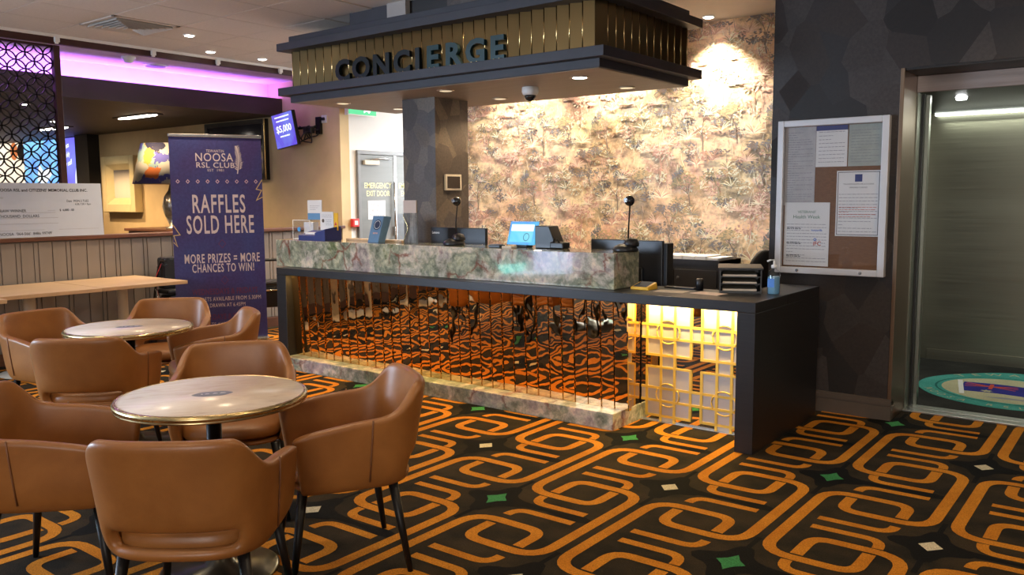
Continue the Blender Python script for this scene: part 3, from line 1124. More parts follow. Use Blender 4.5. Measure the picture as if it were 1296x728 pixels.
sl.build('sloped_inner_frame', CREAM, mi)
MB().box(-14.08, -13.54, 7.179, 7.19, 1.55, 2.03).build('glass', MIRROR_C, mi)

m2 = thing('wall_mirror', (-11.75, 7.17, 1.32), 'second cream mirror half hidden behind the raffles banner and lamp base', 'mirror')
fm = MB()
for x0, x1, z0, z1 in ((-12.26, -12.12, 1.32, 2.25), (-11.36, -11.22, 1.32, 2.25), (-12.12, -11.36, 1.32, 1.46), (-12.12, -11.36, 2.11, 2.25)):
    fm.box(x0, x1, 7.11, 7.252, z0, z1)
fm.build('outer_frame', CREAM, m2, bevel=0.012)
MB().box(-12.12, -11.36, 7.179, 7.19, 1.46, 2.11).build('glass', MIRROR_C, m2)

sb = thing('sideboard', (-11.7, 6.75, 0), 'brown sideboard behind the half wall carrying the patterned lamp', 'sideboard')
MB().box(-12.4, -10.9, 6.5, 7.2, 0.08, 1.06).build('body', REDWOOD, sb, bevel=0.01)
MB().box(-12.45, -10.85, 6.46, 7.22, 1.06, 1.10).build('top', REDWOOD, sb, bevel=0.008)
MB().box(-12.35, -10.95, 6.55, 7.15, 0.0, 0.08).build('plinth', BLACKLAM, sb)
lp = thing('table_lamp', (-11.30, 6.55, 1.10), 'table lamp with leafy multicoloured shade and silver base', 'lamp')
MB().lathe((-11.30, 6.60, 1.10), [(0.10, 0), (0.11, 0.02), (0.05, 0.05), (0.11, 0.20), (0.14, 0.33), (0.11, 0.47), (0.05, 0.56), (0.03, 0.64)], 28).build('base', pm('lamp_silver', (0.55, 0.53, 0.50), 0.25, 0.8, 0.2, 14), lp)
sm, snt, sbs = nmat('floral_shade')
vv = coords(snt)
vo_ = snt.nodes.new('ShaderNodeTexVoronoi')
vo_.inputs['Scale'].default_value = 6.5
f_, fc_ = noise(snt, vv, 9, 3, 0.6)
mm_ = snt.nodes.new('ShaderNodeMix')
mm_.data_type = 'VECTOR'
mm_.inputs[0].default_value = 0.18
snt.links.new(vv, mm_.inputs[4])
snt.links.new(fc_, mm_.inputs[5])
snt.links.new(mm_.outputs[1], vo_.inputs['Vector'])
sp_ = snt.nodes.new('ShaderNodeSeparateColor')
snt.links.new(vo_.outputs['Color'], sp_.inputs[0])
snt.links.new(ramp(snt, sp_.outputs[0], [(0, (0.36, 0.35, 0.31)), (0.22, (0.06, 0.06, 0.26)), (0.36, (0.46, 0.13, 0.03)), (0.52, (0.18, 0.27, 0.27)), (0.66, (0.38, 0.34, 0.28)), (0.82, (0.48, 0.26, 0.04)), (0.93, (0.015, 0.015, 0.04))], 'CONSTANT'), sbs.inputs['Base Color'])
sbs.inputs['Roughness'].default_value = 0.8
MB().lathe((-11.42, 6.60, 1.75), [(0.46, 0.0), (0.33, 0.57)], 40).build('shade', sm, lp)

pf = thing('framed_picture', (-10.58, 7.2, 1.79), 'large dark framed picture under glass behind the raffles banner', 'picture')
fm = MB()
for x0, x1, z0, z1 in ((-11.35, -11.29, 1.79, 2.63), (-9.95, -9.88, 1.79, 2.63), (-11.29, -9.95, 1.79, 1.85), (-11.29, -9.95, 2.57, 2.63)):
    fm.box(x0, x1, 7.19, 7.252, z0, z1)
fm.build('frame', BLACKLAM, pf, bevel=0.006)
MB().box(-11.29, -9.95, 7.215, 7.225, 1.85, 2.57).build('print', pm('dark_print', (0.012, 0.013, 0.020), 0.12, 0, 0.5, 3, coat=0.6), pf)
MB().box(-9.905, -9.882, 7.183, 7.19, 1.80, 2.62).build('gilt_line', GOLD_EDGE, pf)

# digital screens seen through and beside the lattice
scr = thing('digital_screen', (-16.3, 7.15, 1.75), 'big blue and purple digital screen behind the lattice panel', 'screen')
MB().box(-17.45, -15.13, 7.16, 7.252, 1.62, 2.66).build('bezel', BLACK, scr, bevel=0.008)
MB().box(-17.42, -15.95, 7.155, 7.161, 1.65, 2.63).build('blue_panel', emis('screen_blue', (0.10, 0.25, 0.95), 0.85, (0.25, 0.62, 1.0), 1.6), scr)
MB().box(-15.90, -15.16, 7.155, 7.161, 1.65, 2.63).build('purple_panel', emis('screen_purple', (0.13, 0.10, 0.80), 0.8, (0.22, 0.26, 1.0), 1.2), scr)
SW = emis('screen_white', (0.9, 0.95, 1.0), 0.8)
for i, t_ in enumerate(('tickets', 'weekly', 'bely staff')):
    text('lettering', t_, SW, scr, (-15.82, 7.153, 2.42 - 0.16 * i), (1, 0, 0.22), (-0.12, 0, 1), 0.085, bold=0.02, xs=0.8)
MB().frame((-15.40, 7.153, 1.78), X3, Z3, [(0, 0), (0.16, 0), (0.10, 0.16), (0.07, 0.36), (0.02, 0.18)]).rect((-15.5, 7.1525, 1.67), X3, Z3, 0.0, 0.12, 0, 0.12).rect((-15.5, 7.1525, 1.67), X3, Z3, 0.15, 0.28, 0, 0.12).build('picture_shape', SW, scr)
MB().frame((-16.9, 7.153, 1.8), X3, Z3, [(0, 0.1), (0.3, 0.0), (0.6, 0.2), (0.5, 0.34), (0.28, 0.26), (0.1, 0.4)]).build('picture_shape', SW, scr)
wp = thing('lit_picture', (-18.1, 7.15, 1.6), 'warm white lit picture with orange and black discs behind the lattice', 'picture')
MB().box(-18.95, -17.50, 7.18, 7.252, 1.55, 2.66).build('panel', emis('warm_panel', (1.0, 0.78, 0.55), 0.75, (1.0, 0.86, 0.68), 2), wp)
MB().lathe((-17.92, 7.178, 2.48), [(0.17, 0.0), (0.17, 0.004)], 28, 'Y').build('orange_disc', emis('orange_disc', (0.8, 0.22, 0.06), 0.5), wp)
MB().lathe((-17.62, 7.176, 2.47), [(0.15, 0.0), (0.15, 0.004)], 28, 'Y').build('black_disc', BLACK, wp)

# lit machine behind the photographer whose screens mirror in the polished stone
gm = thing('gaming_machine', (-8.15, -1.3, 0), 'black cabinet with cyan and blue screens against the left wall, mirrored in the stone', 'machine')
MB().box(-8.39, -7.98, -2.6, -0.1, 0.0, 0.92).build('cabinet', BLACKLAM, gm, bevel=0.01)
MB().box(-7.985, -7.975, -1.02, -0.25, 0.22, 0.50).build('cyan_screen', emis('machine_cyan', (0.06, 0.75, 0.66), 7.0), gm)
MB().box(-7.985, -7.975, -2.35, -1.25, 0.25, 0.80).build('blue_screen', emis('machine_blue', (0.32, 0.40, 1.0), 5.5, (0.75, 0.82, 1.0), 3), gm)

# small tv on bracket
tv = thing('bracket_screen', (-9.18, 7.0, 2.2), 'small tilted blue screen on a wall bracket with tangled cables', 'screen', 0)
c0 = Vector((-9.18, 6.98, 2.42))
uu = Vector((cos(radians(7)), 0.0, sin(radians(7))))
ww = Vector((-sin(radians(7)), -0.10, cos(radians(7)))).normalized()
ww = (ww - uu * ww.dot(uu)).normalized()
nn = uu.cross(ww)
hw, hh = 0.218, 0.225
MB().rect(c0 - nn * 0.055, uu, ww, -hw, hw, -hh, hh, 0.054).build('housing', BLACK, tv, bevel=0.006)
MB().rect(c0, uu, ww, -hw + 0.008, hw - 0.008, -hh + 0.008, hh - 0.008, 0.001).build('display', emis('tv_blue', (0.14, 0.07, 0.75), 0.55, (0.22, 0.30, 0.95), 2.6), tv)
text('lettering', '$5,000', SW, tv, c0 + nn * 0.0025 - ww * 0.02, uu, ww, 0.085, width=0.31, align='C', bold=0.02)
prr = MB()
for dz, wd in ((0.16, 0.30), (0.11, 0.26), (-0.09, 0.2)):
    lines_print(prr, c0 + nn * 0.0025 + ww * dz, uu, ww, -wd / 2, wd / 2, 0, 0.03, 1, 0.018, 3)
prr.build('small_print', SW, tv)
MB().tube([c0 - nn * 0.05, (-9.02, 7.16, 2.45), (-8.86, 7.20, 2.45), (-8.78, 7.25, 2.48)], 0.018, 8).box(-8.83, -8.74, 7.21, 7.252, 2.36, 2.58).build('bracket', BLACKMETAL, tv)
rc = random.Random(3)
for i in range(4):
    pts = []
    for q in range(13):
        t = q / 12
        pts.append((-9.05 + 0.26 * t + 0.05 * sin(6 * t + i), 7.12 + 0.06 * sin(5 * t + i * 2) + 0.03 * t, 2.42 - 0.16 * sin(pi * t) * (0.4 + 0.3 * i) + 0.05 * cos(7 * t + i)))
    MB().tube(pts, 0.009, 6).build('cable', BLACK, tv)
MB().box(-8.98, -8.82, 7.12, 7.19, 2.37, 2.45).build('power_brick', BLACK, tv, bevel=0.01)
po = thing('power_outlet', (-8.69, 7.245, 2.52), 'white power outlet on the wall right of the bracket screen', 'outlet')
MB().box(-8.74, -8.64, 7.235, 7.252, 2.50, 2.60).build('plate', WHITEP, po, bevel=0.003)
MB().box(-8.72, -8.67, 7.215, 7.236, 2.53, 2.57).build('plug', BLACK, po, bevel=0.004)

# lattice panel standing on the half wall
lt = thing('lattice_panel', (-8.41, 3.0, 1.178), 'dark pierced panel of interlocking circles standing on the half wall', 'screen')
MB().box(-8.520, -8.450, 3.797, 3.855, 1.178, 2.992).build('post', MAROON, lt, bevel=0.004)
MB().box(-8.512, -8.462, 2.30, 2.35, 1.178, 2.992).build('post', MAROON, lt, bevel=0.004)
MB().box(-8.512, -8.462, 2.35, 3.797, 2.972, 2.992).build('rail', MAROON, lt)
MB().box(-8.512, -8.462, 2.35, 3.797, 1.178, 1.20).build('rail', MAROON, lt)
ring = MB()
R_ = 0.0805
for i in range(-1, 20):
    for j in range(-1, 25):
        cy_, cz_ = 2.345 + 0.0805 * i, 1.215 + 0.0765 * j
        if (i + j) % 2:
            continue
        run = []
        pts_ = [(cy_ + R_ * cos(2 * pi * q / 28), cz_ + R_ * 0.95 * sin(2 * pi * q / 28)) for q in range(29)]
        for a, b in zip(pts_[:-1], pts_[1:]):
            if all(2.34 < p[0] < 3.80 and 1.19 < p[1] < 2.985 for p in (a, b)):
                d = Vector((b[0] - a[0], b[1] - a[1])).normalized()
                nx, ny = -d.y * 0.0052, d.x * 0.0052
                q4 = [(a[0] + nx, a[1] + ny), (b[0] + nx, b[1] + ny), (b[0] - nx, b[1] - ny), (a[0] - nx, a[1] - ny)]
                vs = [(-8.481, p[0], p[1]) for p in q4] + [(-8.493, p[0], p[1]) for p in q4]
                ring.add(vs, [(3, 2, 1, 0), (4, 5, 6, 7), (0, 1, 5, 4), (2, 3, 7, 6)])
tag(ring.build('lattice', BLACKLAM, lt), kind='stuff')

# giant cheque leaning on the cap
gc = thing('giant_cheque', (-8.36, 3.45, 1.180), 'giant white presentation cheque leaning on the half wall cap', 'cheque')
co = Vector((-8.362, 4.135, 1.181))
cu_ = Vector((0, 1, 0))
cw_ = Vector((-0.045, 0.04, 1.0)).normalized()
cw_ = Vector((-0.035, 0, 1)).normalized()
cn_ = cu_.cross(cw_)
MB().rect(co - cn_ * 0.008, cu_, cw_, -1.62, 0.0, 0.0, 0.505, 0.007).build('board', pm('cheque_card', (0.46, 0.51, 0.62), 0.45, 0, 0.03, 3), gc)
cf = co + cn_ * 0.0005
text('lettering', "TEWANTIN-NOOSA RSL and CITIZENS' MEMORIAL CLUB INC.", INK, gc, cf + cu_ * -0.135 + cw_ * 0.425, cu_, cw_, 0.026, width=1.02, align='R', bold=0.015)
text('lettering', 'MEMORIAL AVENUE', INKG, gc, cf + cu_ * -1.145 + cw_ * 0.385, cu_, cw_, 0.014)
text('lettering', 'TEWANTIN, QUEENSLAND', INKG, gc, cf + cu_ * -1.145 + cw_ * 0.360, cu_, cw_, 0.014)
text('lettering', 'Date  MON 2 TUES', INK, gc, cf + cu_ * -0.13 + cw_ * 0.325, cu_, cw_, 0.022, align='R', xs=0.8)
text('lettering', '6.30, 7.30 + 8pm', INK, gc, cf + cu_ * -0.11 + cw_ * 0.296, cu_, cw_, 0.018, align='R', xs=0.85)
text('lettering', 'RAFFLES DRAW WINNER', INK, gc, cf + cu_ * -0.71 + cw_ * 0.235, cu_, cw_, 0.026, align='R', xs=0.92)
text('lettering', '$  6,000 - 00', INK, gc, cf + cu_ * -0.41 + cw_ * 0.240, cu_, cw_, 0.020, xs=0.9, bold=0.01)
text('lettering', 'SIX THOUSAND  DOLLARS', INK, gc, cf + cu_ * -0.60 + cw_ * 0.185, cu_, cw_, 0.026, align='R', xs=0.90)
text('lettering', "NOOSA  '064-566'  8486 99749'", INK, gc, cf + cu_ * -0.495 + cw_ * 0.022, cu_, cw_, 0.026, align='R', xs=0.92)
ln = MB()
for a0, a1, b in ((-0.75, -0.45, 0.228), (-1.2, -0.43, 0.178), (-1.3, -0.43, 0.126), (-1.3, -0.56, 0.066), (-0.43, -0.05, 0.066), (-0.52, -0.45, 0.248)):
    ln.rect(cf, cu_, cw_, a0, a1, b - 0.001, b + 0.001)
ln.build('ruled_lines', INKG, gc)

# ceiling fittings
sd = thing('smoke_detector', (-9.05, 4.85, 3.03), 'round white smoke detector on the purple lit ceiling', 'detector')
MB().lathe((-9.05, 4.85, 3.078), [(0.075, 0.0), (0.075, -0.02), (0.05, -0.035), (0.045, -0.06), (0.02, -0.07)], 28).build('body', WHITEP, sd)
sk = thing('ceiling_speaker', (-9.40, 5.36, 3.06), 'flat round speaker grille set in the purple lit ceiling', 'speaker')
MB().lathe((-9.40, 5.36, 3.078), [(0.135, 0.0), (0.135, -0.012), (0.11, -0.014)], 32, caps=False).build('rim', WHITEP, sk)
MB().lathe((-9.40, 5.36, 3.072), [(0.112, 0.0), (0.112, -0.011)], 32).build('grille', pm('speaker_grille', (0.10, 0.10, 0.12), 0.6, 0, 0.3, 80), sk)
vt = thing('air_vent', (-7.435, 4.02, 3.06), 'square louvred air vent in the tiled ceiling', 'vent')
x0, y0, x1, y1 = -7.742, 3.712, -7.132, 4.326
MB().box(x0, x1, y0, y0 + 0.04, 3.070, 3.086).box(x0, x1, y1 - 0.04, y1, 3.070, 3.086).box(x0, x0 + 0.04, y0, y1, 3.070, 3.086).box(x1 - 0.04, x1, y0, y1, 3.070, 3.086).build('frame', CEILW, vt, bevel=0.003)
MB().box(x0 + 0.04, x1 - 0.04, y0 + 0.04, y1 - 0.04, 3.082, 3.086).build('duct', BLACK, vt)
vcx, vcy = (x0 + x1) / 2, (y0 + y1) / 2
for q in range(6):
    ho, hi_ = 0.262 - q * 0.043, 0.262 - q * 0.043 - 0.020
    zo, zi = 3.054 - 0.003 * q, 3.082 - 0.003 * q
    vb = MB()
    vb.add([(vcx - ho, vcy - ho, zo), (vcx + ho, vcy - ho, zo), (vcx + ho, vcy + ho, zo), (vcx - ho, vcy + ho, zo),
            (vcx - hi_, vcy - hi_, zi), (vcx + hi_, vcy - hi_, zi), (vcx + hi_, vcy + hi_, zi), (vcx - hi_, vcy + hi_, zi)],
           [(i, (i + 1) % 4, 4 + (i + 1) % 4, 4 + i) for i in range(4)])
    vb.build('louvre', CEILW, vt, solid=0.002)


SPOTK = 3.2


def downlight(loc, label, power, color, spread=110, size=0.085, glow=None, group=None):
    t = thing('downlight', loc, label, 'downlight', group=group)
    x, y, z = loc
    MB().lathe((x, y, z), [(0.058, 0.0), (0.058, -0.006), (0.043, -0.008)], 28, caps=False).build('trim_ring', WHITEP, t)
    MB().lathe((x, y, z - 0.001), [(0.043, 0.0), (0.043, -0.009), (0.036, -0.012)], 24).build('lens', glow or LAMP_E, t)
    spot((x, y, z - 0.02), power * SPOTK, color, spread)
    return t


downlight((-7.44, 4.60, 3.078), 'first small round ceiling downlight to the right of the air vent', 26, WARM)
downlight((-8.09, 5.24, 3.078), 'second ceiling downlight, nearest the purple lit bulkhead', 26, WARM)
downlight((-8.07, 5.87, 3.078), 'third ceiling downlight, close to the left end of the canopy', 26, WARM)
downlight((-3.27, 7.03, 3.086), 'warm ceiling downlight washing the landscape wallpaper right of the canopy', 46, WALLW, 105)
for x, lb in ((-4.35, 'middle'), (-5.45, 'left')):
    downlight((x, 7.03, 3.086), 'wall washing downlight hidden behind the canopy, over the ' + lb + ' of the wallpaper', 48, WALLW, 105, group='wall washers behind the canopy')
for sx_, sy_, sp_w, lb in ((-10.97, 5.96, 62, 'long bright slot light in the dark alcove soffit, above the mirror'), (-13.75, 6.09, 95, 'slot light in the alcove soffit seen through the lattice panel')):
    sl_ = thing('slot_light', (sx_, sy_, 2.645), lb, 'light')
    MB().box(sx_ - 0.50, sx_ + 0.50, sy_ - 0.085, sy_ + 0.085, 2.630, 2.646).build('housing', SOFFIT, sl_, bevel=0.003)
    MB().box(sx_ - 0.36, sx_ + 0.36, sy_ - 0.06, sy_ + 0.06, 2.622, 2.631).build('diffuser', LAMP_E, sl_)
    for dx in (-0.44, 0.44):
        MB().lathe((sx_ + dx, sy_, 2.631), [(0.03, 0.0), (0.03, -0.008)], 16).build('end_lamp', LAMP_E, sl_)
    spot((sx_, sy_, 2.60), sp_w, WARMER, 140)
for x, y, lb in ((-12.6, 5.6, 'before the cream mirror'), (-12.2, 4.2, 'in the middle of the alcove'), (-10.6, 4.4, 'nearest the bulkhead'), (-15.6, 3.2, 'behind the giant cheque'), (-18.2, 4.2, 'by the far alcove wall')):
    downlight((x, y, 2.645), 'added alcove soffit downlight ' + lb, 60, WARMER, 140, group='added downlights in the alcove soffit')  # lamps added to brighten the alcove and the wall its mirror shows
for x, y, lb in ((-7.2, 6.55, 'over the walkway to the exit'), (-6.2, 5.75, 'right above the canopy end')):
    downlight((x, y, 3.086), 'added unseen ceiling downlight ' + lb, 26, WARM, 150, group='added downlights over the walkway')  # lamps added out of view to brighten the end wall
# downlights over the seating, behind and beside the photographer
for x, y, lb in ((-2.2, 0.2, 'before the front chair'), (-3.4, 2.6, 'above the near round table'), (-5.4, 1.4, 'above the far left chairs'), (-5.6, 3.4, 'above the far round table'),
                 (-0.9, 2.2, 'above the open carpet'), (0.6, 3.6, 'right of the lift approach'), (-0.4, 5.0, 'in front of the lift')):
    downlight((x, y, 3.078), 'ceiling downlight out of frame, ' + lb, 11, WARM, 140, group='downlights over the seating')

# ================================================================== RECEPTION DESK
dk = thing('reception_desk', (-4.0, 4.9, 0), 'long reception desk with green stone counter, bronze mirrored front and black frame', 'desk')
MB().box(-6.33, -1.848, 4.673, 5.20, 0.844, 0.907).build('worktop', BLACKLAM, dk, bevel=0.003)
MB().box(-2.12, -1.848, 5.20, 5.806, 0.844, 0.907).build('worktop_return', BLACKLAM, dk, bevel=0.003)
MB().box(-6.33, -6.20, 4.673, 5.02, 0.0, 0.844).build('end_post', BLACKLAM, dk, bevel=0.003)
MB().box(-1.960, -1.848, 4.673, 5.806, 0.0, 0.844).build('end_panel', BLACKLAM, dk, bevel=0.003)
MB().box(-6.20, -1.96, 5.02, 5.06, 0.0, 0.844).build('back_panel', BLACKLAM, dk)
MB().box(-6.485, -2.8687, 4.794, 5.127, 0.908, 1.150).build('stone_counter', STONE, dk, bevel=0.004)
MB().box(-6.20, -2.774, 4.633, 5.012, 0.0, 0.112).build('stone_plinth', STONE_H, dk, bevel=0.004)
MB().box(-6.205, -2.80, 4.80, 5.015, 0.112, 0.844).build('mirror_backing', BLACKLAM, dk)
x = -6.195
pm_i = 0
while x < -2.82:
    # each strip is a slim wedge: a tilted face and a narrow return
    w_ = 0.1045
    tl = 0.0016 * sin(pm_i * 2.3)
    y_l, y_r = 4.764 + tl, 4.756 - tl
    b = MB()
    b.add([(x, y_l, 0.113), (x + w_ - 0.003, y_r, 0.113), (x + w_ - 0.001, y_r + 0.010, 0.113), (x + w_ - 0.001, 4.80, 0.113), (x, 4.80, 0.113),
           (x, y_l - 0.030, 0.842), (x + w_ - 0.003, y_r - 0.030, 0.842), (x + w_ - 0.001, y_r - 0.020, 0.842), (x + w_ - 0.001, 4.80, 0.842), (x, 4.80, 0.842)],  # strip tops leaned forward so the mirrors reflect more carpet
          [(0, 1, 6, 5), (1, 2, 7, 6), (2, 3, 8, 7), (3, 4, 9, 8), (4, 0, 5, 9), (5, 6, 7, 8, 9), (4, 3, 2, 1, 0)])
    b.build('mirror_strip', MIRROR_B, dk)
    x += 0.105
    pm_i += 1
for q in range(3):
    ya = 4.765 + q * 0.082
    MB().box(-2.800, -2.782 + 0.006 * (q % 2), ya, ya + 0.080, 0.113, 0.842).build('mirror_strip', MIRROR_B, dk)
MB().box(-6.16, -2.79, 4.692, 4.708, 0.8418, 0.8438).build('light_strip', emis('led_warm', (1.0, 0.72, 0.28), 5.0), dk)
# pierced gold lattice over a mirror, lit from above
MB().box(-2.775, -1.962, 5.011, 5.018, 0.012, 0.843).build('panel_mirror', MIRROR_C, dk)
MB().box(-2.775, -1.962, 4.985, 5.012, 0.0, 0.012).build('kick_rail', SILVER, dk, bevel=0.002)
MB().box(-2.76, -1.98, 4.955, 4.965, 0.8418, 0.8438).build('light_strip', emis('led_bright', (1.0, 0.80, 0.42), 8.0), dk)
LY = 5.0105


def pane(xa, xb, za, zb):
    xa, xb = max(xa, -2.772), min(xb, -1.963)
    if xb - xa > 0.01 and zb - za > 0.005:
        MB().box(xa, xb, 5.0085, 5.0108, za, zb).build('frosted_pane', FROST, dk)


def bars(mb, xa, xb, za, zb, py=0.0):
    xa, xb = max(xa, -2.772), min(xb, -1.963)
    if xb - xa > 0.002:
        mb.box(xa, xb, 5.0035 - py, 5.0086, za, zb)


for row, (zb0, za1, za2, zb1) in enumerate(((0.455, 0.578, 0.667, 0.842), (0.040, 0.150, 0.238, 0.387))):
    for bx in (-3.14, -2.74, -2.34):
        xl, xr, c1, c2 = bx, bx + 0.34, bx + 0.115, bx + 0.215
        mb = MB()
        h = 0.009
        for xx in (xl + h, c1, c2, xr - h):
            bars(mb, xx - h, xx + h, zb0, zb1)
        for zz in (zb0 + 0.008, za1, za2):
            bars(mb, xl, xr + (0.06 if zz > zb0 + 0.01 else 0), zz - 0.008, zz + 0.008, 0.0006)
        if row == 1:
            bars(mb, xl, xr, zb1 - 0.014, zb1, 0.0006)
        # connector between the two motifs, and small arcs about the centre
        if row == 0:
            bars(mb, c1 - h, c1 + h, 0.387, zb0)
            bars(mb, c2 - h, c2 + h, 0.387, zb0)
            pane(c1, c2, 0.387, zb0)
        else:
            bars(mb, c1 - h, c1 + h, 0.012, zb0)
            bars(mb, c2 - h, c2 + h, 0.012, zb0)
            pane(c1, c2, 0.012, zb0)
        cx, cz = (c1 + c2) / 2, (za1 + za2) / 2
        for a0 in (0, 90, 180, 270):
            arc = [(cx + 0.084 * cos(radians(a0 - 32 + t * 8)), cz + 0.078 * sin(radians(a0 - 32 + t * 8))) for t in range(9)]
            if arc[0][0] < -1.975 and arc[4][0] < -1.975 and min(p[0] for p in arc) > -2.765:
                mb.tube([(p[0], 5.005, p[1]) for p in arc], 0.0048, 6)
        if mb.v:
            mb.build('gold_lattice', LATGOLD, dk)
        cols = [(xl, c1), (c1, c2), (c2, xr)]
        rows = [(zb0, za1), (za1, za2), (za2, zb1)]
        for a, b in cols:
            for c, d in rows:
                pane(a + 0.009, b - 0.009, c + 0.008, d - 0.008)
        pane(xr, xr + 0.06, za1 + 0.008, za2 - 0.008)

# ================================================================== CANOPY OVER THE DESK
cn = thing('canopy', (-4.70, 5.57, 2.39), 'dark two tier canopy with gold fins and concierge lettering hanging over the desk', 'canopy')
CX0, CX1, CY0, CY1 = -6.344, -3.059, 4.905, 6.233  # canopy, pillar and fittings scaled up about the camera, the results typed in
MB().box(CX0, CX1, CY0, CY1, 2.390, 2.452).build('soffit_box', CHAR, cn, bevel=0.003)
MB().box(CX0 + 0.02, CX1 - 0.02, CY0 + 0.02, CY1 - 0.02, 2.387, 2.3905).build('soffit_lining', CANOPY_UNDER, cn)
MB().box(CX0 - 0.078, CX1 + 0.078, CY0 - 0.078, CY1 + 0.078, 2.448, 2.5177).build('lower_slab', CHAR, cn, bevel=0.003)
MB().box(CX0 - 0.078, CX1 + 0.078, CY0 - 0.078, CY1 + 0.078, 2.8424, 2.9081).build('upper_slab', CHAR, cn, bevel=0.003)
MB().box(CX0, CX1, CY0, CY1, 2.9081, 2.9742).build('top_box', CHAR, cn, bevel=0.003)
MB().box(CX0 + 0.14, CX1 - 0.14, CY0 + 0.16, CY1 - 0.14, 2.5177, 2.8424).build('core', BLACKLAM, cn)


def fin(p0, p1):
    """one vertical fin: a thin upright plate between two plan points with a bright leading edge"""
    p0, p1 = Vector((*p0, 0)), Vector((*p1, 0))
    d = (p1 - p0).normalized()
    n = Vector((-d.y, d.x, 0)) * 0.003
    mb = MB()
    q = [p0 - n, p1 - n, p1 + n, p0 + n]
    mb.add([(a.x, a.y, 2.518) for a in q] + [(a.x, a.y, 2.842) for a in q], [(3, 2, 1, 0), (4, 5, 6, 7), (0, 1, 5, 4), (1, 2, 6, 5), (2, 3, 7, 6), (3, 0, 4, 7)])
    f = mb.build('fin', GOLD, cn)
    MB().tube([(p0.x, p0.y, 2.519), (p0.x, p0.y, 2.841)], 0.0052, 6).build('edge_bead', GOLD_EDGE, f)


x = CX0 + 0.018
while x < CX1 - 0.07:
    fin((x, CY0 + 0.022), (x + 0.100, CY0 + 0.075))
    x += 0.1075
y = CY0 + 0.03
while y < CY1 - 0.03:
    fin((CX1 - 0.018, y + 0.101), (CX1 - 0.060, y + 0.004))
    fin((CX0 + 0.018, y), (CX0 + 0.085, y + 0.09))
    y += 0.1085
word = 'CONCIERGE'
lx = [-5.595, -5.365, -5.123, -4.888, -4.715, -4.548, -4.330, -4.123, -3.910]
for i, ch in enumerate(word):
    text('letter', ch, LETTERB if i < 5 else LETTERT, cn, (lx[i], 4.902, 2.522), X3, Z3, 0.166, xs=1.12, bold=0.035, align='C', depth=0.03)
    for dx in (-0.03, 0.02):
        MB().box(lx[i] + dx, lx[i] + dx + 0.01, 4.86, 4.902, 2.5177, 2.527).build('letter_foot', GOLD_EDGE, cn)
for i, (lx_, ly_) in enumerate(((-5.98, 5.204), (-4.66, 5.14), (-4.67, 5.855), (-3.416, 5.21), (-3.447, 5.93), (-5.935, 5.87))):
    MB().lathe((lx_, ly_, 2.387), [(0.070, 0.0), (0.070, -0.005), (0.052, -0.007)], 26, caps=False).build('downlight_ring', pm('ring_bronze', (0.34, 0.27, 0.20), 0.4, 0.4, 0.05, 10), cn)
    MB().lathe((lx_, ly_, 2.3865), [(0.0515, 0.0), (0.0515, -0.007)], 22).build('downlight_lens', LAMP_D if i != 3 else LAMP_E, cn)
    spot((lx_, ly_, 2.370), 26.0 if ly_ > 5.5 else 8.0, WARM, 140)
for p_, q_ in (((-3.14, 4.99, 2.825), (-3.06, 4.97, 2.4)), ((-4.15, 4.97, 2.825), (-4.12, 4.92, 2.4)), ((-3.15, 5.89, 2.825), (-3.07, 5.87, 2.4))):
    area(p_, q_, 0.03, 0.5, WARM, spread=150)

# dome camera and wall panel
DX, DY, DZ = -4.028, 5.433, 2.3868
dc = thing('dome_camera', (DX, DY, DZ - 0.1), 'white dome security camera under the canopy', 'camera')
MB().lathe((DX, DY, DZ), [(0.064, 0.0), (0.067, -0.034), (0.058, -0.058), (0.048, -0.063)], 30).build('housing', WHITEP, dc)
MB().lathe((DX, DY, DZ - 0.063), [(0.047, 0.0), (0.044, -0.02), (0.030, -0.039), (0.0, -0.048)], 26).build('dome', pm('smoked_dome', (0.01, 0.01, 0.012), 0.06, 0, 0.1, 5, coat=0.5), dc)
MB().lathe((DX, DY, DZ - 0.098), [(0.014, 0.0), (0.012, -0.012)], 16).build('lens', SILVER, dc)
PXF = -5.0275
wpn = thing('wall_panel', (PXF, 5.61, 1.59), 'small wall control panel with white frame on the bronze pillar', 'panel')
MB().box(PXF - 0.001, PXF + 0.02, 5.507, 5.717, 1.589, 1.730).build('frame', PALEPOST, wpn, bevel=0.004)
MB().box(PXF + 0.019, PXF + 0.0225, 5.528, 5.696, 1.607, 1.711).build('display', pm('panel_dark', (0.035, 0.025, 0.020), 0.2, 0, 0.1, 6), wpn)

# ================================================================== THINGS ON THE COUNTER
Zc = 1.1502
db = thing('donation_box', (-6.27, 4.99, Zc), 'clear acrylic donation box with sign at the left end of the stone counter', 'box')
ab = MB()
xa, xb, ya, yb, za, zb = -6.475, -6.228, 4.985, 5.12, Zc, Zc + 0.175
for bx in ((xa, xb, ya, ya + 0.005, za, zb), (xa, xb, yb - 0.005, yb, za, zb), (xa, xa + 0.005, ya, yb, za, zb), (xb - 0.005, xb, ya, yb, za, zb), (xa, xb, ya, yb, zb, zb + 0.005)):
    ab.box(*bx)
ab.build('acrylic_walls', ACRYL, db)
MB().box(xa, xb, ya, yb, za, za + 0.004).build('base', WHITEP, db)
MB().tube([(xa, ya, za), (xa, ya, zb)], 0.003, 6).tube([(xb, ya, za), (xb, ya, zb)], 0.003, 6).tube([(xa, ya, zb), (xb, ya, zb)], 0.003, 6).build('bright_edge', WHITEP, db)
MB().box(-6.37, -6.235, 5.03, 5.09, za + 0.004, zb - 0.02).build('ticket_stack', PAPER, db)
MB().lathe((-6.385, 4.983, Zc + 0.09), [(0.022, 0.0), (0.022, 0.002)], 20, 'Y').build('round_sticker', pm('sticker_blue', (0.05, 0.30, 0.65), 0.5, 0, 0.05, 6), db)
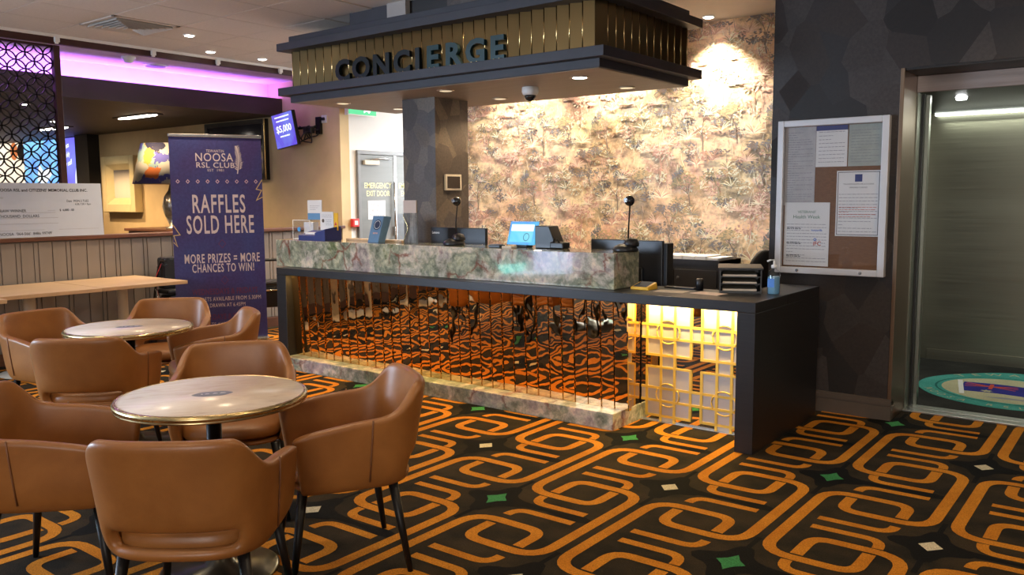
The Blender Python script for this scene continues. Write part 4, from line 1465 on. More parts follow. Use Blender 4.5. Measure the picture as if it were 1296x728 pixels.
MB().box(-6.32, -6.12, 5.040, 5.046, zb + 0.005, zb + 0.185).build('sign_sheet', PAPER, db)
MB().box(-6.32, -6.12, 5.0385, 5.040, zb + 0.005, zb + 0.065).build('sign_band', pm('band_blue', (0.10, 0.25, 0.45), 0.5, 0, 0.05, 6), db)
pr = MB()
lines_print(pr, (-6.29, 5.0394, zb + 0.09), X3, Z3, 0, 0.14, 0, 0.05, 3, 0.003, 2)
pr.build('sign_print', INKG, db)

bt = thing('brochure_tray', (-6.02, 4.9150, Zc), 'navy tray of leaflets standing beside the acrylic donation box', 'tray')
MB().add([(-6.22, 4.8450, Zc), (-5.98, 4.8450, Zc), (-5.98, 5.0150, Zc), (-6.22, 5.0150, Zc), (-6.22, 4.8450, Zc + 0.045), (-5.98, 4.8450, Zc + 0.045), (-5.98, 5.0150, Zc + 0.085), (-6.22, 5.0150, Zc + 0.085)],
         [(3, 2, 1, 0), (4, 5, 6, 7), (0, 1, 5, 4), (1, 2, 6, 5), (2, 3, 7, 6), (3, 0, 4, 7)]).build('tray', NAVY, bt, bevel=0.003)
MB().add([(-5.98, 4.8350, Zc), (-5.84, 4.8350, Zc), (-5.84, 5.0250, Zc), (-5.98, 5.0250, Zc), (-5.98, 4.8350, Zc + 0.07), (-5.84, 4.8350, Zc + 0.105), (-5.84, 5.0250, Zc + 0.13), (-5.98, 5.0250, Zc + 0.10)],
         [(3, 2, 1, 0), (4, 5, 6, 7), (0, 1, 5, 4), (1, 2, 6, 5), (2, 3, 7, 6), (3, 0, 4, 7)]).build('tray_side', NAVY, bt, bevel=0.003)
MB().box(-6.06, -5.88, 4.9700, 4.9750, Zc + 0.09, Zc + 0.255).build('white_leaflet', PAPER, bt)
MB().box(-5.885, -5.825, 4.9750, 4.9800, Zc + 0.09, Zc + 0.245).build('yellow_leaflet', YEL, bt)
MB().frame((-5.855, 4.9745, Zc + 0.135), X3, Z3, [(-0.012, 0), (0.012, 0), (0.012, 0.014), (0.004, 0.02), (0.004, 0.03), (-0.004, 0.03), (-0.004, 0.02), (-0.012, 0.014)], 0.0005).build('red_emblem', RED, bt)
MB().lathe((-6.02, 4.9690, Zc + 0.175), [(0.017, 0.0), (0.017, 0.001)], 18, 'Y').build('seal', pm('seal_brown', (0.10, 0.07, 0.05), 0.6), bt)
pr = MB()
lines_print(pr, (-6.04, 4.9694, Zc + 0.20), X3, Z3, 0, 0.14, 0, 0.035, 2, 0.003, 4)
pr.build('leaflet_print', INKG, bt)
pr = MB()
lines_print(pr, (-5.985, 4.9694, Zc + 0.13), X3, Z3, 0, 0.085, 0, 0.06, 4, 0.003, 5)
pr.build('leaflet_print', INKG, bt)
MB().box(-6.16, -6.0, 4.8750, 4.9650, Zc + 0.052, Zc + 0.07).build('leaflets', PAPER, bt, bevel=0.002)

bh = thing('brochure_holder', (-5.29, 4.94, Zc), 'blue card holder with round logo standing on the stone counter', 'holder')
hb = MB()
hb.add([(-5.365, 4.90, Zc), (-5.235, 4.90, Zc), (-5.235, 4.98, Zc), (-5.365, 4.98, Zc), (-5.345, 4.955, Zc + 0.225), (-5.215, 4.955, Zc + 0.225), (-5.20, 5.03, Zc + 0.215), (-5.345, 5.03, Zc + 0.215)],
       [(3, 2, 1, 0), (4, 5, 6, 7), (0, 1, 5, 4), (1, 2, 6, 5), (2, 3, 7, 6), (3, 0, 4, 7)])
hb.build('body', pm('holder_blue', (0.10, 0.20, 0.33), 0.5, 0, 0.08, 9), bh, bevel=0.003)
hu, hw_ = Vector((1, 0, 0)), Vector((0.02, 0.055, 0.225)).normalized()
ho = Vector((-5.30, 4.90, Zc)) + hw_ * 0.155 - hu.cross(hw_) * -0.001
MB().frame(ho + hu.cross(hw_) * 0.0008 + hu * 0.012, hu, hw_, [(0.045 * cos(2 * pi * q / 28), 0.045 * sin(2 * pi * q / 28)) for q in range(28)], 0.0006).build('round_logo', pm('logo_navy', (0.012, 0.02, 0.05), 0.4), bh)
text('lettering', 'serve', pm('peach_print', (0.75, 0.40, 0.30), 0.6), bh, ho + hu.cross(hw_) * 0.0018 + hu * 0.008 - hw_ * 0.08, hu, hw_, 0.018, align='C', bold=0.02)
MB().ribbon([(0.034 * cos(2 * pi * q / 24), 0.034 * sin(2 * pi * q / 24)) for q in range(24)], 0.004, (ho + hu.cross(hw_) * 0.0019 + hu * 0.012, hu, hw_), closed=True).build('logo_ring', PAPER, bh)

cd = thing('acrylic_dispenser', (-4.96, 4.97, Zc), 'tall clear acrylic dispenser with pale card top beside the blue card holder', 'dispenser')
MB().box(-5.04, -4.885, 4.93, 4.934, Zc, Zc + 0.245).box(-5.04, -5.036, 4.93, 5.02, Zc, Zc + 0.245).box(-4.889, -4.885, 4.93, 5.02, Zc, Zc + 0.245).box(-5.04, -4.885, 4.93, 5.02, Zc, Zc + 0.006).build('acrylic_body', ACRYL, cd)
MB().box(-5.04, -4.885, 5.016, 5.022, Zc, Zc + 0.355).build('grey_back', pm('acrylic_grey', (0.23, 0.22, 0.20), 0.15, 0, 0.75, 22, (1, 1, 0.25)), cd)
MB().box(-5.035, -4.888, 5.008, 5.015, Zc + 0.25, Zc + 0.355).build('card_top', pm('pale_card', (0.55, 0.44, 0.38), 0.7, 0, 0.05, 8), cd)
MB().tube([(-5.03 + 0.05 * (0.5 - 0.5 * cos(2 * pi * t / 12)), 5.0, Zc + 0.24 - 0.235 * t / 12) for t in range(13)], 0.004, 6).build('curved_divider', GOLD_EDGE, cd)
pl_ = thing('pale_clipboard', (-5.55, 5.06, Zc), 'pale wooden tray lying at the back of the stone counter', 'tray')
MB().box(-5.80, -5.10, 5.04, 5.12, Zc, Zc + 0.018).build('board', TABLEWOOD, pl_, bevel=0.003)


def gooseneck(loc, label, s=1.0, tip=0.0):
    g = thing('gooseneck_webcam', loc, label, 'webcam')
    x, y, z = loc
    b = MB()
    b.lathe((x - 0.02, y, z), [(0.085, 0.0), (0.09, 0.012), (0.075, 0.035), (0.045, 0.05), (0.0, 0.055)], 28)
    o = b.build('base', BLACK, g)
    MB().lathe((x + 0.02, y + 0.01, z + 0.035), [(0.05, 0.0), (0.055, 0.02), (0.04, 0.05), (0.0, 0.06)], 22).build('turret', BLACK, g)
    MB().tube([(x, y, z + 0.05), (x + 0.003, y, z + 0.18), (x + tip, y, z + 0.315)], 0.0055, 8).build('stem', BLACKMETAL, g)
    c = (x + tip, y - 0.005, z + 0.345)
    prof = [(0.036 * sin(pi * q / 12), 0.036 * -cos(pi * q / 12)) for q in range(13)]
    MB().lathe(c, prof, 22).build('camera_ball', pm('ball_black', (0.012, 0.012, 0.013), 0.15, 0, 0.1, 6, coat=0.5), g)
    MB().lathe((c[0] - 0.012, c[1] - 0.036, c[2] + 0.006), [(0.014, 0.0), (0.015, 0.006)], 18, 'Y').build('lens_ring', CHROME, g)
    return g


gooseneck((-4.43, 4.98, Zc), 'black gooseneck webcam in front of the left computer monitor', tip=0.02)
gooseneck((-2.895, 5.02, Zc), 'black gooseneck webcam at the right end of the stone counter', tip=0.012)


def monitor(loc, w, h, label, brand=None, tilt=0.0):
    t = thing('computer_monitor', loc, label, 'monitor')
    x, y, z = loc
    MB().box(x - w / 2, x + w / 2, y - 0.012, y + 0.02, z + 0.13, z + 0.13 + h).build('back_shell', pm('monitor_black', (0.014, 0.016, 0.022), 0.35, 0, 0.15, 5), t, bevel=0.006)
    MB().box(x - w / 4, x + w / 4, y - 0.03, y - 0.012, z + 0.14, z + 0.13 + h * 0.42).build('rear_housing', BLACK, t, bevel=0.008)
    MB().box(x - 0.03, x + 0.03, y - 0.045, y - 0.025, z + 0.01, z + 0.30).build('stand_neck', BLACK, t, bevel=0.004)
    MB().box(x - 0.12, x + 0.12, y - 0.10, y + 0.10, z, z + 0.012).build('stand_foot', BLACK, t, bevel=0.004)
    MB().box(x - w / 2 + 0.01, x + w / 2 - 0.01, y + 0.02, y + 0.022, z + 0.14, z + 0.12 + h).build('display', emis('monitor_glow', (0.7, 0.8, 1.0), 0.35), t)
    if brand:
        text('lettering', brand, PAPER, t, (x - w / 2 + 0.02, y - 0.0126, z + 0.13 + h - 0.055), X3, Z3, 0.020, bold=0.02)
    return t


# staff work surface behind the counter
MB().box(-5.0, -2.14, 5.21, 5.78, 0.72, 0.75).build('staff_worktop', BLACKLAM, dk, bevel=0.003)
MB().box(-6.0, -5.45, 5.21, 5.78, 0.72, 0.75).build('staff_worktop', BLACKLAM, dk, bevel=0.003)
for xx in (-6.0, -5.49, -4.99, -3.9):
    MB().box(xx, xx + 0.04, 5.21, 5.78, 0.0, 0.72).build('staff_support', BLACKLAM, dk)
monitor((-4.74, 5.36, 0.7502), 0.62, 0.392, 'computer monitor behind the stone counter, seen from its lettered back, left one', 'Lenovo')
monitor((-3.07, 5.30, 0.7502), 0.59, 0.334, 'computer monitor behind the right end of the stone counter')
cpu = thing('computer_tower', (-2.895, 5.47, 0.7502), 'black computer housing beside the right monitor at the counter end', 'computer')
MB().box(-2.985, -2.805, 5.42, 5.52, 0.7502, 1.19).build('case', BLACK, cpu, bevel=0.008)
MB().box(-2.97, -2.82, 5.418, 5.421, 0.80, 0.86).build('vent', BLACKMETAL, cpu)

ts = thing('lit_tablet', (-3.80, 5.04, Zc), 'bright cyan tablet screen standing on the stone counter', 'tablet')
MB().add([(-3.945, 5.01, Zc + 0.02), (-3.685, 5.01, Zc + 0.02), (-3.675, 5.055, Zc + 0.195), (-3.935, 5.055, Zc + 0.195), (-3.945, 5.025, Zc + 0.018), (-3.685, 5.025, Zc + 0.018), (-3.675, 5.07, Zc + 0.19), (-3.935, 5.07, Zc + 0.19)],
         [(0, 1, 2, 3), (7, 6, 5, 4), (1, 5, 6, 2), (0, 3, 7, 4), (3, 2, 6, 7), (0, 4, 5, 1)]).build('body', emis('tablet_edge', (0.10, 0.55, 0.85), 0.6, (0.12, 0.25, 0.85), 5), ts, bevel=0.006)
tu, tw = Vector((1, 0, 0)), Vector((0.01, 0.045, 0.175)).normalized()
to = Vector((-3.945, 5.0085, Zc + 0.02))
MB().rect(to, tu, tw, 0.022, 0.232, 0.02, 0.16, 0.0008).build('display', emis('tablet_cyan', (0.10, 0.62, 0.85), 0.6, (0.30, 0.80, 0.95), 4), ts)
MB().rect(to + tu.cross(tw) * 0.0012, tu, tw, 0.022, 0.232, 0.105, 0.155, 0.0004).build('white_bar', emis('tablet_white', (0.95, 1.0, 1.0), 0.75), ts)
MB().ribbon([(0.175 + 0.025 * cos(2 * pi * q / 20), 0.06 + 0.028 * sin(2 * pi * q / 20)) for q in range(20)], 0.005, (to + tu.cross(tw) * 0.0016, tu, tw), closed=True).build('round_icon', pm('icon_blue', (0.02, 0.10, 0.25), 0.4), ts)
MB().box(-3.86, -3.76, 5.02, 5.10, Zc, Zc + 0.022).build('foot', BLACK, ts, bevel=0.003)
ps = thing('till_terminal', (-3.56, 5.04, Zc), 'black wedge shaped till terminal beside the cyan tablet', 'terminal')
MB().add([(-3.67, 5.0, Zc), (-3.47, 5.0, Zc), (-3.47, 5.12, Zc), (-3.67, 5.12, Zc), (-3.67, 5.0, Zc + 0.165), (-3.545, 5.0, Zc + 0.165), (-3.545, 5.12, Zc + 0.165), (-3.67, 5.12, Zc + 0.165)],
         [(3, 2, 1, 0), (4, 5, 6, 7), (0, 1, 5, 4), (1, 2, 6, 5), (2, 3, 7, 6), (3, 0, 4, 7)]).build('body', BLACK, ps, bevel=0.006)
MB().box(-3.53, -3.41, 4.99, 5.08, Zc, Zc + 0.05).build('printer', BLACK, ps, bevel=0.01)
MB().tube([(-3.50, 4.995, Zc + 0.05), (-3.49, 4.99, Zc + 0.075), (-3.46, 4.99, Zc + 0.07), (-3.45, 4.995, Zc + 0.045)], 0.006, 6).build('cable_loop', BLACKMETAL, ps)
cr = thing('card_reader', (-3.92, 4.90, Zc), 'small grey card reader lying in front of the cyan tablet', 'card reader')
MB().box(-4.01, -3.90, 4.87, 4.94, Zc, Zc + 0.022).build('body', BLACK, cr, bevel=0.004)
MB().box(-3.99, -3.92, 4.88, 4.93, Zc + 0.022, Zc + 0.026).build('keys', INKG, cr)
rs = thing('receipt_stack', (-3.83, 4.90, Zc), 'small stack of receipts beside the grey card reader', 'papers')
MB().box(-3.88, -3.79, 4.87, 4.94, Zc, Zc + 0.016).build('sheets', pm('paper_cream', (0.62, 0.52, 0.40), 0.8), rs, bevel=0.002)

Zd = 0.9072
yd = thing('yellow_terminal', (-2.73, 4.93, Zd), 'yellow edged payment pad lying on the black worktop by the stone end', 'terminal')
MB().add([(-2.80, 4.89, Zd), (-2.665, 4.89, Zd), (-2.665, 5.02, Zd), (-2.80, 5.02, Zd), (-2.80, 4.89, Zd + 0.018), (-2.672, 4.89, Zd + 0.018), (-2.672, 5.02, Zd + 0.045), (-2.80, 5.02, Zd + 0.045)],
         [(3, 2, 1, 0), (4, 5, 6, 7), (0, 1, 5, 4), (1, 2, 6, 5), (2, 3, 7, 6), (3, 0, 4, 7)]).build('body', YEL, yd, bevel=0.005)
MB().add([(-2.785, 4.90, Zd + 0.0215), (-2.687, 4.90, Zd + 0.0215), (-2.687, 5.01, Zd + 0.0445), (-2.785, 5.01, Zd + 0.0445), (-2.785, 4.90, Zd + 0.0235), (-2.687, 4.90, Zd + 0.0235), (-2.687, 5.01, Zd + 0.0465), (-2.785, 5.01, Zd + 0.0465)],
         [(3, 2, 1, 0), (4, 5, 6, 7), (0, 1, 5, 4), (1, 2, 6, 5), (2, 3, 7, 6), (3, 0, 4, 7)]).build('display', pm('pad_grey', (0.08, 0.09, 0.11), 0.25), yd)
for i, (xa, ya, a, lb) in enumerate(((-2.52, 4.93, 0.1, 'first loose paper sheet on the black worktop, nearer the yellow pad'), (-2.27, 4.96, -0.15, 'loose paper sheet on the black worktop in front of the letter trays'))):
    p = thing('paper_sheet', (xa, ya, Zd), lb, 'paper', a)
    MB().box(-0.10, 0.10, -0.065, 0.065, 0.0, 0.0015).build('sheet', pm('paper_dim', (0.50, 0.42, 0.34), 0.8) if i == 0 else pm('paper_pink', (0.66, 0.52, 0.44), 0.8), p, world=False)
og = thing('letter_trays', (-2.12, 5.1, Zd), 'black three drawer letter tray unit beside the sanitiser bottle', 'tray unit', radians(24))
MB().box(-0.13, 0.13, 0.0, 0.33, 0.0, 0.012).box(-0.13, -0.122, 0.0, 0.33, 0.012, 0.148).box(0.122, 0.13, 0.0, 0.33, 0.012, 0.148).box(-0.13, 0.13, 0.32, 0.33, 0.012, 0.148).build('housing', BLACK, og, world=False)
MB().box(-0.14, 0.14, -0.01, 0.335, 0.148, 0.162).build('lid', BLACK, og, world=False, bevel=0.004)
for q in range(2):
    MB().box(-0.121, 0.121, 0.002, 0.315, 0.056 + 0.045 * q, 0.061 + 0.045 * q).build('shelf', BLACK, og, world=False)
for q in range(3):
    MB().box(-0.11, 0.10, 0.012, 0.30, 0.013 + 0.0465 * q, 0.024 + 0.0465 * q).build('papers', pm('paper_cream', (0.62, 0.52, 0.40), 0.8), og, world=False)
ua = thing('cable_stand', (-2.48, 5.13, Zd), 'low black cable arm with round knob lying beside the letter trays', 'stand')
MB().box(-2.66, -2.44, 5.10, 5.14, Zd, Zd + 0.012).build('arm', BLACK, ua, bevel=0.003)
MB().lathe((-2.41, 5.12, Zd), [(0.024, 0.0), (0.026, 0.07), (0.018, 0.075)], 20).build('knob', BLACK, ua)

bo = thing('sanitiser_bottle', (-1.93, 5.17, Zd), 'clear pump bottle of blue hand sanitiser on the black worktop', 'bottle')
lm_, lnt, lb_ = nmat('blue_gel')
lb_.inputs['Base Color'].default_value = (0.36, 0.66, 0.85, 1)
lb_.inputs['Roughness'].default_value = 0.08
lb_.inputs['Transmission Weight'].default_value = 0.55
MB().lathe((-1.93, 5.17, Zd + 0.002), [(0.034, 0.0), (0.036, 0.01), (0.036, 0.105), (0.033, 0.11)], 26).build('gel', lm_, bo)
MB().lathe((-1.93, 5.17, Zd), [(0.037, 0.0), (0.039, 0.008), (0.039, 0.125), (0.033, 0.145), (0.016, 0.158), (0.015, 0.166)], 28).build('bottle_shell', glass_mat('bottle_clear', (0.90, 0.95, 1.0), 1.5), bo)
MB().lathe((-1.93, 5.17, Zd + 0.164), [(0.018, 0.0), (0.018, 0.018), (0.007, 0.022), (0.006, 0.045)], 18).build('pump_collar', WHITEP, bo)
MB().tube([(-1.93, 5.17, Zd + 0.205), (-1.93, 5.17, Zd + 0.215), (-1.955, 5.165, Zd + 0.214), (-1.972, 5.162, Zd + 0.205)], 0.006, 8).build('nozzle', WHITEP, bo)
MB().box(-1.955, -1.912, 5.1295, 5.1305, Zd + 0.045, Zd + 0.10).build('label', pm('label_blue', (0.10, 0.28, 0.75), 0.4), bo)

# furniture against the lit wall
cb = thing('filing_cabinet', (-3.2, 6.8, 0), 'low black cabinet with white papers on top before the wallpaper', 'cabinet')
MB().box(-3.75, -2.93, 6.60, 7.05, 0.0, 0.985).build('body', pm('cabinet_black', (0.020, 0.017, 0.014), 0.45), cb, bevel=0.006)
for q in range(2):
    dd = MB().box(-3.73, -3.35 if q == 0 else -2.95, 6.588, 6.60, 0.05, 0.90).build('door', pm('cabinet_black', (0.020, 0.017, 0.014), 0.45), cb, bevel=0.004) if q == 0 else MB().box(-3.34, -2.95, 6.588, 6.60, 0.05, 0.90).build('door', pm('cabinet_black', (0.020, 0.017, 0.014), 0.45), cb, bevel=0.004)
    MB().lathe((-3.40 if q == 0 else -3.30, 6.588, 0.83), [(0.012, 0.0), (0.014, -0.012)], 14, 'Y').build('knob', CHROME, dd)
MB().box(-3.75, -2.93, 6.59, 7.05, 0.94, 0.986).build('rail', BLACKLAM, cb)
pst = random.Random(5)
for q in range(7):
    xa = -3.72 + q * 0.112
    pp = thing('paper_stack', (xa + 0.05, 6.75, 0.987), ('first', 'second', 'third', 'fourth', 'fifth', 'sixth', 'seventh')[q] + ' white paper bundle from the left on the black cabinet', 'papers', 0, 'paper bundles on the black cabinet')
    MB().box(xa, xa + 0.10, 6.61, 6.92, 0.987, 1.005 + pst.uniform(0, 0.012)).build('sheets', PAPER, pp)
oc = thing('office_chair', (-2.70, 6.36, 0), 'black office chair back showing above the worktop near the notice board', 'chair', radians(72))
bk = MB()
prof = []
n_ = 9
for i in range(n_):
    t = i / (n_ - 1)
    w_ = 0.20 * (1 - 0.75 * max(0, (t - 0.45) / 0.55) ** 2.2)
    prof.append((w_, 0.62 + 0.50 * t, -0.20 - 0.10 * t))
vs, fs = [], []
for w_, z_, y_ in prof:
    vs += [(-w_, y_ - 0.02, z_), (0, y_ - 0.05, z_), (w_, y_ - 0.02, z_), (w_, y_ + 0.03, z_), (0, y_ + 0.02, z_), (-w_, y_ + 0.03, z_)]
for i in range(n_ - 1):
    for k in range(6):
        fs.append((i * 6 + k, i * 6 + (k + 1) % 6, i * 6 + 6 + (k + 1) % 6, i * 6 + 6 + k))
fs += [(5, 4, 3, 2, 1, 0), tuple(range((n_ - 1) * 6, n_ * 6))]
bk.add(vs, fs, True)
bk.build('backrest', pm('office_black', (0.02, 0.018, 0.016), 0.6), oc, world=False, sub=1)
MB().box(-0.23, 0.23, -0.22, 0.24, 0.44, 0.52).build('seat', pm('office_black', (0.02, 0.018, 0.016), 0.6), oc, world=False, bevel=0.03)
MB().tube([(0, 0, 0.08), (0, 0, 0.44)], 0.03, 12).build('column', BLACKMETAL, oc, world=False)
MB().tube([(0, -0.2, 0.46), (0, -0.25, 0.56), (0, -0.22, 0.70)], 0.02, 8).build('back_bar', BLACKMETAL, oc, world=False)
for q in range(5):
    a = 2 * pi * q / 5
    MB().tube([(0, 0, 0.10), (0.27 * cos(a), 0.27 * sin(a), 0.06)], [0.025, 0.016], 8).build('base_leg', BLACKMETAL, oc, world=False)
    MB().lathe((0.27 * cos(a), 0.27 * sin(a) - 0.012, 0.028), [(0.028, 0), (0.028, 0.024)], 14, 'Y').build('castor', BLACK, oc, world=False)

# ================================================================== NOTICE BOARD
nb = thing('notice_board', (-1.845, 5.97, 0.975), 'white framed glazed notice board on the dark wall', 'notice board')
fm = MB()
for xa, xb, za, zb in ((-2.214, -2.172, 0.975, 2.047), (-1.515, -1.469, 0.975, 2.047), (-2.172, -1.515, 0.975, 1.020), (-2.172, -1.515, 2.003, 2.047)):
    fm.box(xa, xb, 5.930, 5.981, za, zb)
fm.build('frame', pm('frame_white', (0.66, 0.66, 0.68), 0.35, 0.2, 0.04, 6), nb, bevel=0.005)
MB().box(-2.175, -1.512, 5.968, 5.980, 1.015, 2.008).build('cork_back', CORK, nb)
MB().box(-2.172, -1.515, 5.940, 5.9425, 1.020, 2.003).build('glass', GLASS, nb)
for xx in (-2.05, -1.62):
    MB().lathe((xx, 5.930, 0.997), [(0.010, 0.0), (0.011, -0.004)], 14, 'Y').build('lock', SILVER, nb)


def notice(xa, xb, za, zb, label, m, title=(), rows=10, seed=1, y=5.966, extra=None):
    t = thing('pinned_notice', ((xa + xb) / 2, y, za), label, 'notice')
    MB().box(xa, xb, y - 0.001, y + 0.0005, za, zb).build('sheet', m, t)
    h = zb - za
    top = zb - 0.02
    for s_, hh_, col, dz in title:
        text('lettering', s_, col, t, ((xa + xb) / 2, y - 0.0014, zb - dz), X3, Z3, hh_, align='C', width=None)
    pr = MB()
    b1 = zb - (max([d for *_, d in title]) + 0.03 if title else 0.03)
    lines_print(pr, (xa, y - 0.0014, 0), X3, Z3, 0.018, xb - xa - 0.018, za + 0.02, b1, rows, 0.0035, seed)
    pr.build('print', INKG, t)
    return t


GREENI = pm('green_ink', (0.03, 0.16, 0.08), 0.7)
REDI = pm('red_ink', (0.45, 0.08, 0.06), 0.7)
BLUEI = pm('blue_ink', (0.04, 0.14, 0.50), 0.7)
PGREY = pm('paper_grey', (0.42, 0.41, 0.42), 0.8)
notice(-2.168, -1.955, 1.455, 2.000, 'long grey typed sheet at the upper left of the notice board', PGREY, rows=30, seed=1, y=5.9655)
n2_ = notice(-1.953, -1.742, 1.720, 2.000, 'typed list with dark blue top band at the top middle of the board', PAPER, (), 9, 2)
MB().box(-1.953, -1.742, 5.9645, 5.9652, 1.968, 2.000).build('top_band', NAVY, n2_)
notice(-1.735, -1.520, 1.720, 2.000, 'pale green grey sheet at the top right of the notice board', pm('paper_green', (0.34, 0.37, 0.34), 0.8), rows=12, seed=3)
n4 = notice(-1.805, -1.517, 1.245, 1.690, 'large bordered certificate on the right half of the notice board', PAPER, (('TEWANTIN NOOSA RSL & CITIZENS', 0.0085, INK, 0.095), ('MEMORIAL CLUB INC', 0.0085, INK, 0.118)), 12, 4)
MB().ribbon([(-1.795, 1.255), (-1.527, 1.255), (-1.527, 1.680), (-1.795, 1.680)], 0.004, ((0, 5.9644, 0), X3, Z3), closed=True).build('border', INK, n4)
MB().rect((0, 5.9644, 0), X3, Z3, -1.685, -1.637, 1.615, 1.665).build('crest', NAVY, n4)
prr = MB()
lines_print(prr, (0, 5.9641, 0), X3, Z3, -1.785, -1.54, 1.37, 1.45, 5, 0.0035, 9)
prr.build('red_print', REDI, n4)
n5 = notice(-2.160, -1.845, 1.030, 1.475, 'white health week poster at the lower left of the notice board', PAPER, (("VETERANS'", 0.018, GREENI, 0.075), ('Health Week', 0.024, GREENI, 0.112)), 13, 5, y=5.9635)
text('lettering', 'hunyurilb', BLUEI, n5, (-1.93, 5.9618, 1.275), X3, Z3, 0.014, align='C', bold=0.02)
text('lettering', 'iFC', REDI, n5, (-1.925, 5.9618, 1.175), X3, Z3, 0.028, align='C', bold=0.02)
MB().ribbon([(-1.94 + 0.008 * cos(2 * pi * q / 14), 1.216 + 0.008 * sin(2 * pi * q / 14)) for q in range(14)], 0.005, ((0, 5.9618, 0), X3, Z3), closed=True).build('logo_dot', BLUEI, n5)
prr = MB()
for zz in (1.285, 1.18, 1.09):
    lines_print(prr, (0, 5.9618, 0), X3, Z3, -2.14, -2.04, zz, zz + 0.018, 2, 0.005, 11)
prr.build('bold_print', INK, n5)

# ================================================================== RAFFLE BANNER
bu = Vector((0.466, 0.885, 0.0)).normalized()
bl = Vector((-7.848, 4.571, 0.0))
bnr = thing('roll_up_banner', bl + bu * 0.442, 'tall purple roll up banner reading raffles sold here', 'banner', atan2(bu.y, bu.x))
bz = Vector((0, 0, 1))
bn = bu.cross(bz)
MB().rect(bl, bu, bz, 0.0, 0.884, 0.09, 2.150, -0.002).rect(bl, bu, bz, 0.0, 0.884, 0.09, 2.150, 0.0008).build('printed_sheet', banner_mat(), bnr)
MB().rect(bl - bn * 0.012, bu, bz, -0.005, 0.889, 2.143, 2.175, 0.024).build('top_bar', SILVER, bnr, bevel=0.004)
MB().rect(bl - bn * 0.05, bu, bz, -0.01, 0.894, 0.0, 0.09, 0.10).build('base_cassette', SILVER, bnr, bevel=0.02)
MB().tube([bl + bu * 0.442 - bn * 0.02, bl + bu * 0.442 - bn * 0.02 + bz * 2.14], 0.012, 8).build('support_pole', SILVER, bnr)
BP = pm('banner_pale', (0.56, 0.47, 0.48), 0.6, 0, 0.04, 8)
BM = pm('banner_maroon', (0.095, 0.022, 0.085), 0.6, 0, 0.06, 8)
BPK = pm('banner_pink', (0.50, 0.34, 0.42), 0.6, 0, 0.05, 8)
BYL = pm('banner_gold', (0.55, 0.40, 0.16), 0.6, 0, 0.05, 8)
px2a = lambda px: (px - 212.5) / 117.0 * 0.884
px2z = lambda py: 2.175 - (py - 168.5) / 123.6
bo_ = bl + bn * 0.0022


def bt_(s_, y0, y1, x0, x1, m, bold=0.0, spc=1.1):
    text('lettering', s_, m, bnr, bo_ + bu * px2a(x0) + bz * px2z(y1), bu, bz, (y1 - y0) / 123.6, width=px2a(x1) - px2a(x0), bold=bold, spacing=spc)


bt_('TEWANTIN', 187.3, 190.6, 258.5, 281, BP)
bt_('NOOSA', 191.7, 201.6, 244.8, 292.6, BP, 0.004)
bt_('RSL CLUB', 203.2, 209.6, 245.6, 294.2, BP, 0.01)
bt_('EST  1981', 211.3, 214.3, 259.5, 280, BP)
bt_('RAFFLES', 243.4, 265.6, 238.5, 306, BP, 0.014, 1.14)
bt_('SOLD HERE', 269.4, 291.4, 230, 316.5, BP, 0.014, 1.14)
bt_('MORE PRIZES = MORE', 317.6, 328.6, 225.6, 322.5, BP, 0.014, 1.14)
bt_('CHANCES TO WIN!', 330.2, 340.4, 234.6, 314.5, BP, 0.014, 1.14)
bt_('WEDNESDAYS & FRIDAYS', 361.8, 368.8, 233, 318, BM, 0.03)
bt_('TICKETS AVAILABLE FROM 5.30PM', 372.4, 377.4, 236, 322, BP, 0.0)
bt_('DRAWN AT 6.45PM', 380.6, 385.4, 255, 301, BP, 0.0)
bt_('SATURDAYS & SUNDAYS', 394.4, 401.2, 236, 316, BM, 0.03)
bt_('TICKETS AVAILABLE FROM', 405, 409.6, 240, 309, BP, 0.0)
pb_ = (bo_, bu, bz)
sp = MB()
stem = [(px2a(297.5), px2z(217)), (px2a(299), px2z(208)), (px2a(300), px2z(198)), (px2a(298.5), px2z(188)), (px2a(297), px2z(182))]
sp.ribbon(stem, 0.010, pb_)
rs_ = random.Random(4)
for q in range(26):
    t = q / 26
    yy = 213 - 30 * t
    sx = 299 + 1.0 * sin(t * 5)
    sd_ = 1 if q % 2 else -1
    ln_ = (7.0 - 4.0 * t) * rs_.uniform(0.7, 1.1)
    a = (px2a(sx), px2z(yy))
    b = (px2a(sx + sd_ * ln_), px2z(yy - 3.2))
    c = (px2a(sx + sd_ * ln_ * 0.5), px2z(yy - 1.0))
    d = (px2a(sx + sd_ * ln_ * 0.45), px2z(yy - 2.4))
    sp.frame(*pb_, [a, c, b, d] if sd_ > 0 else [a, d, b, c])
sp.build('sprig_emblem', BP, bnr)
dm = MB()
for q in range(9):
    cx, cz = px2a(221.5 + q * 12.45), px2z(226.8)
    dm.ribbon([(cx - 0.015, cz), (cx, cz - 0.017), (cx + 0.015, cz), (cx, cz + 0.017)], 0.007, pb_, closed=True)
dm.build('diamond_row', BPK, bnr)
dm = MB()
for cx, cz in ((px2a(274), px2z(305)), (px2a(275.4), px2z(351.5))):
    dm.ribbon([(cx - 0.035, cz), (cx, cz - 0.042), (cx + 0.035, cz), (cx, cz + 0.042)], 0.006, pb_, closed=True)
dm.build('outline_diamond', BM, bnr)
dm = MB()
dm.ribbon([(px2a(329.3), px2z(224.5)), (px2a(321.2), px2z(236.5)), (px2a(328.3), px2z(238)), (px2a(321.2), px2z(250.5)), (px2a(329.3), px2z(246.5))], 0.008, pb_)
dm.ribbon([(px2a(213), px2z(280)), (px2a(215), px2z(283)), (px2a(221.3), px2z(292.8)), (px2a(213.5), px2z(293.6)), (px2a(217.5), px2z(307)), (px2a(213.2), px2z(302))], 0.008, pb_)
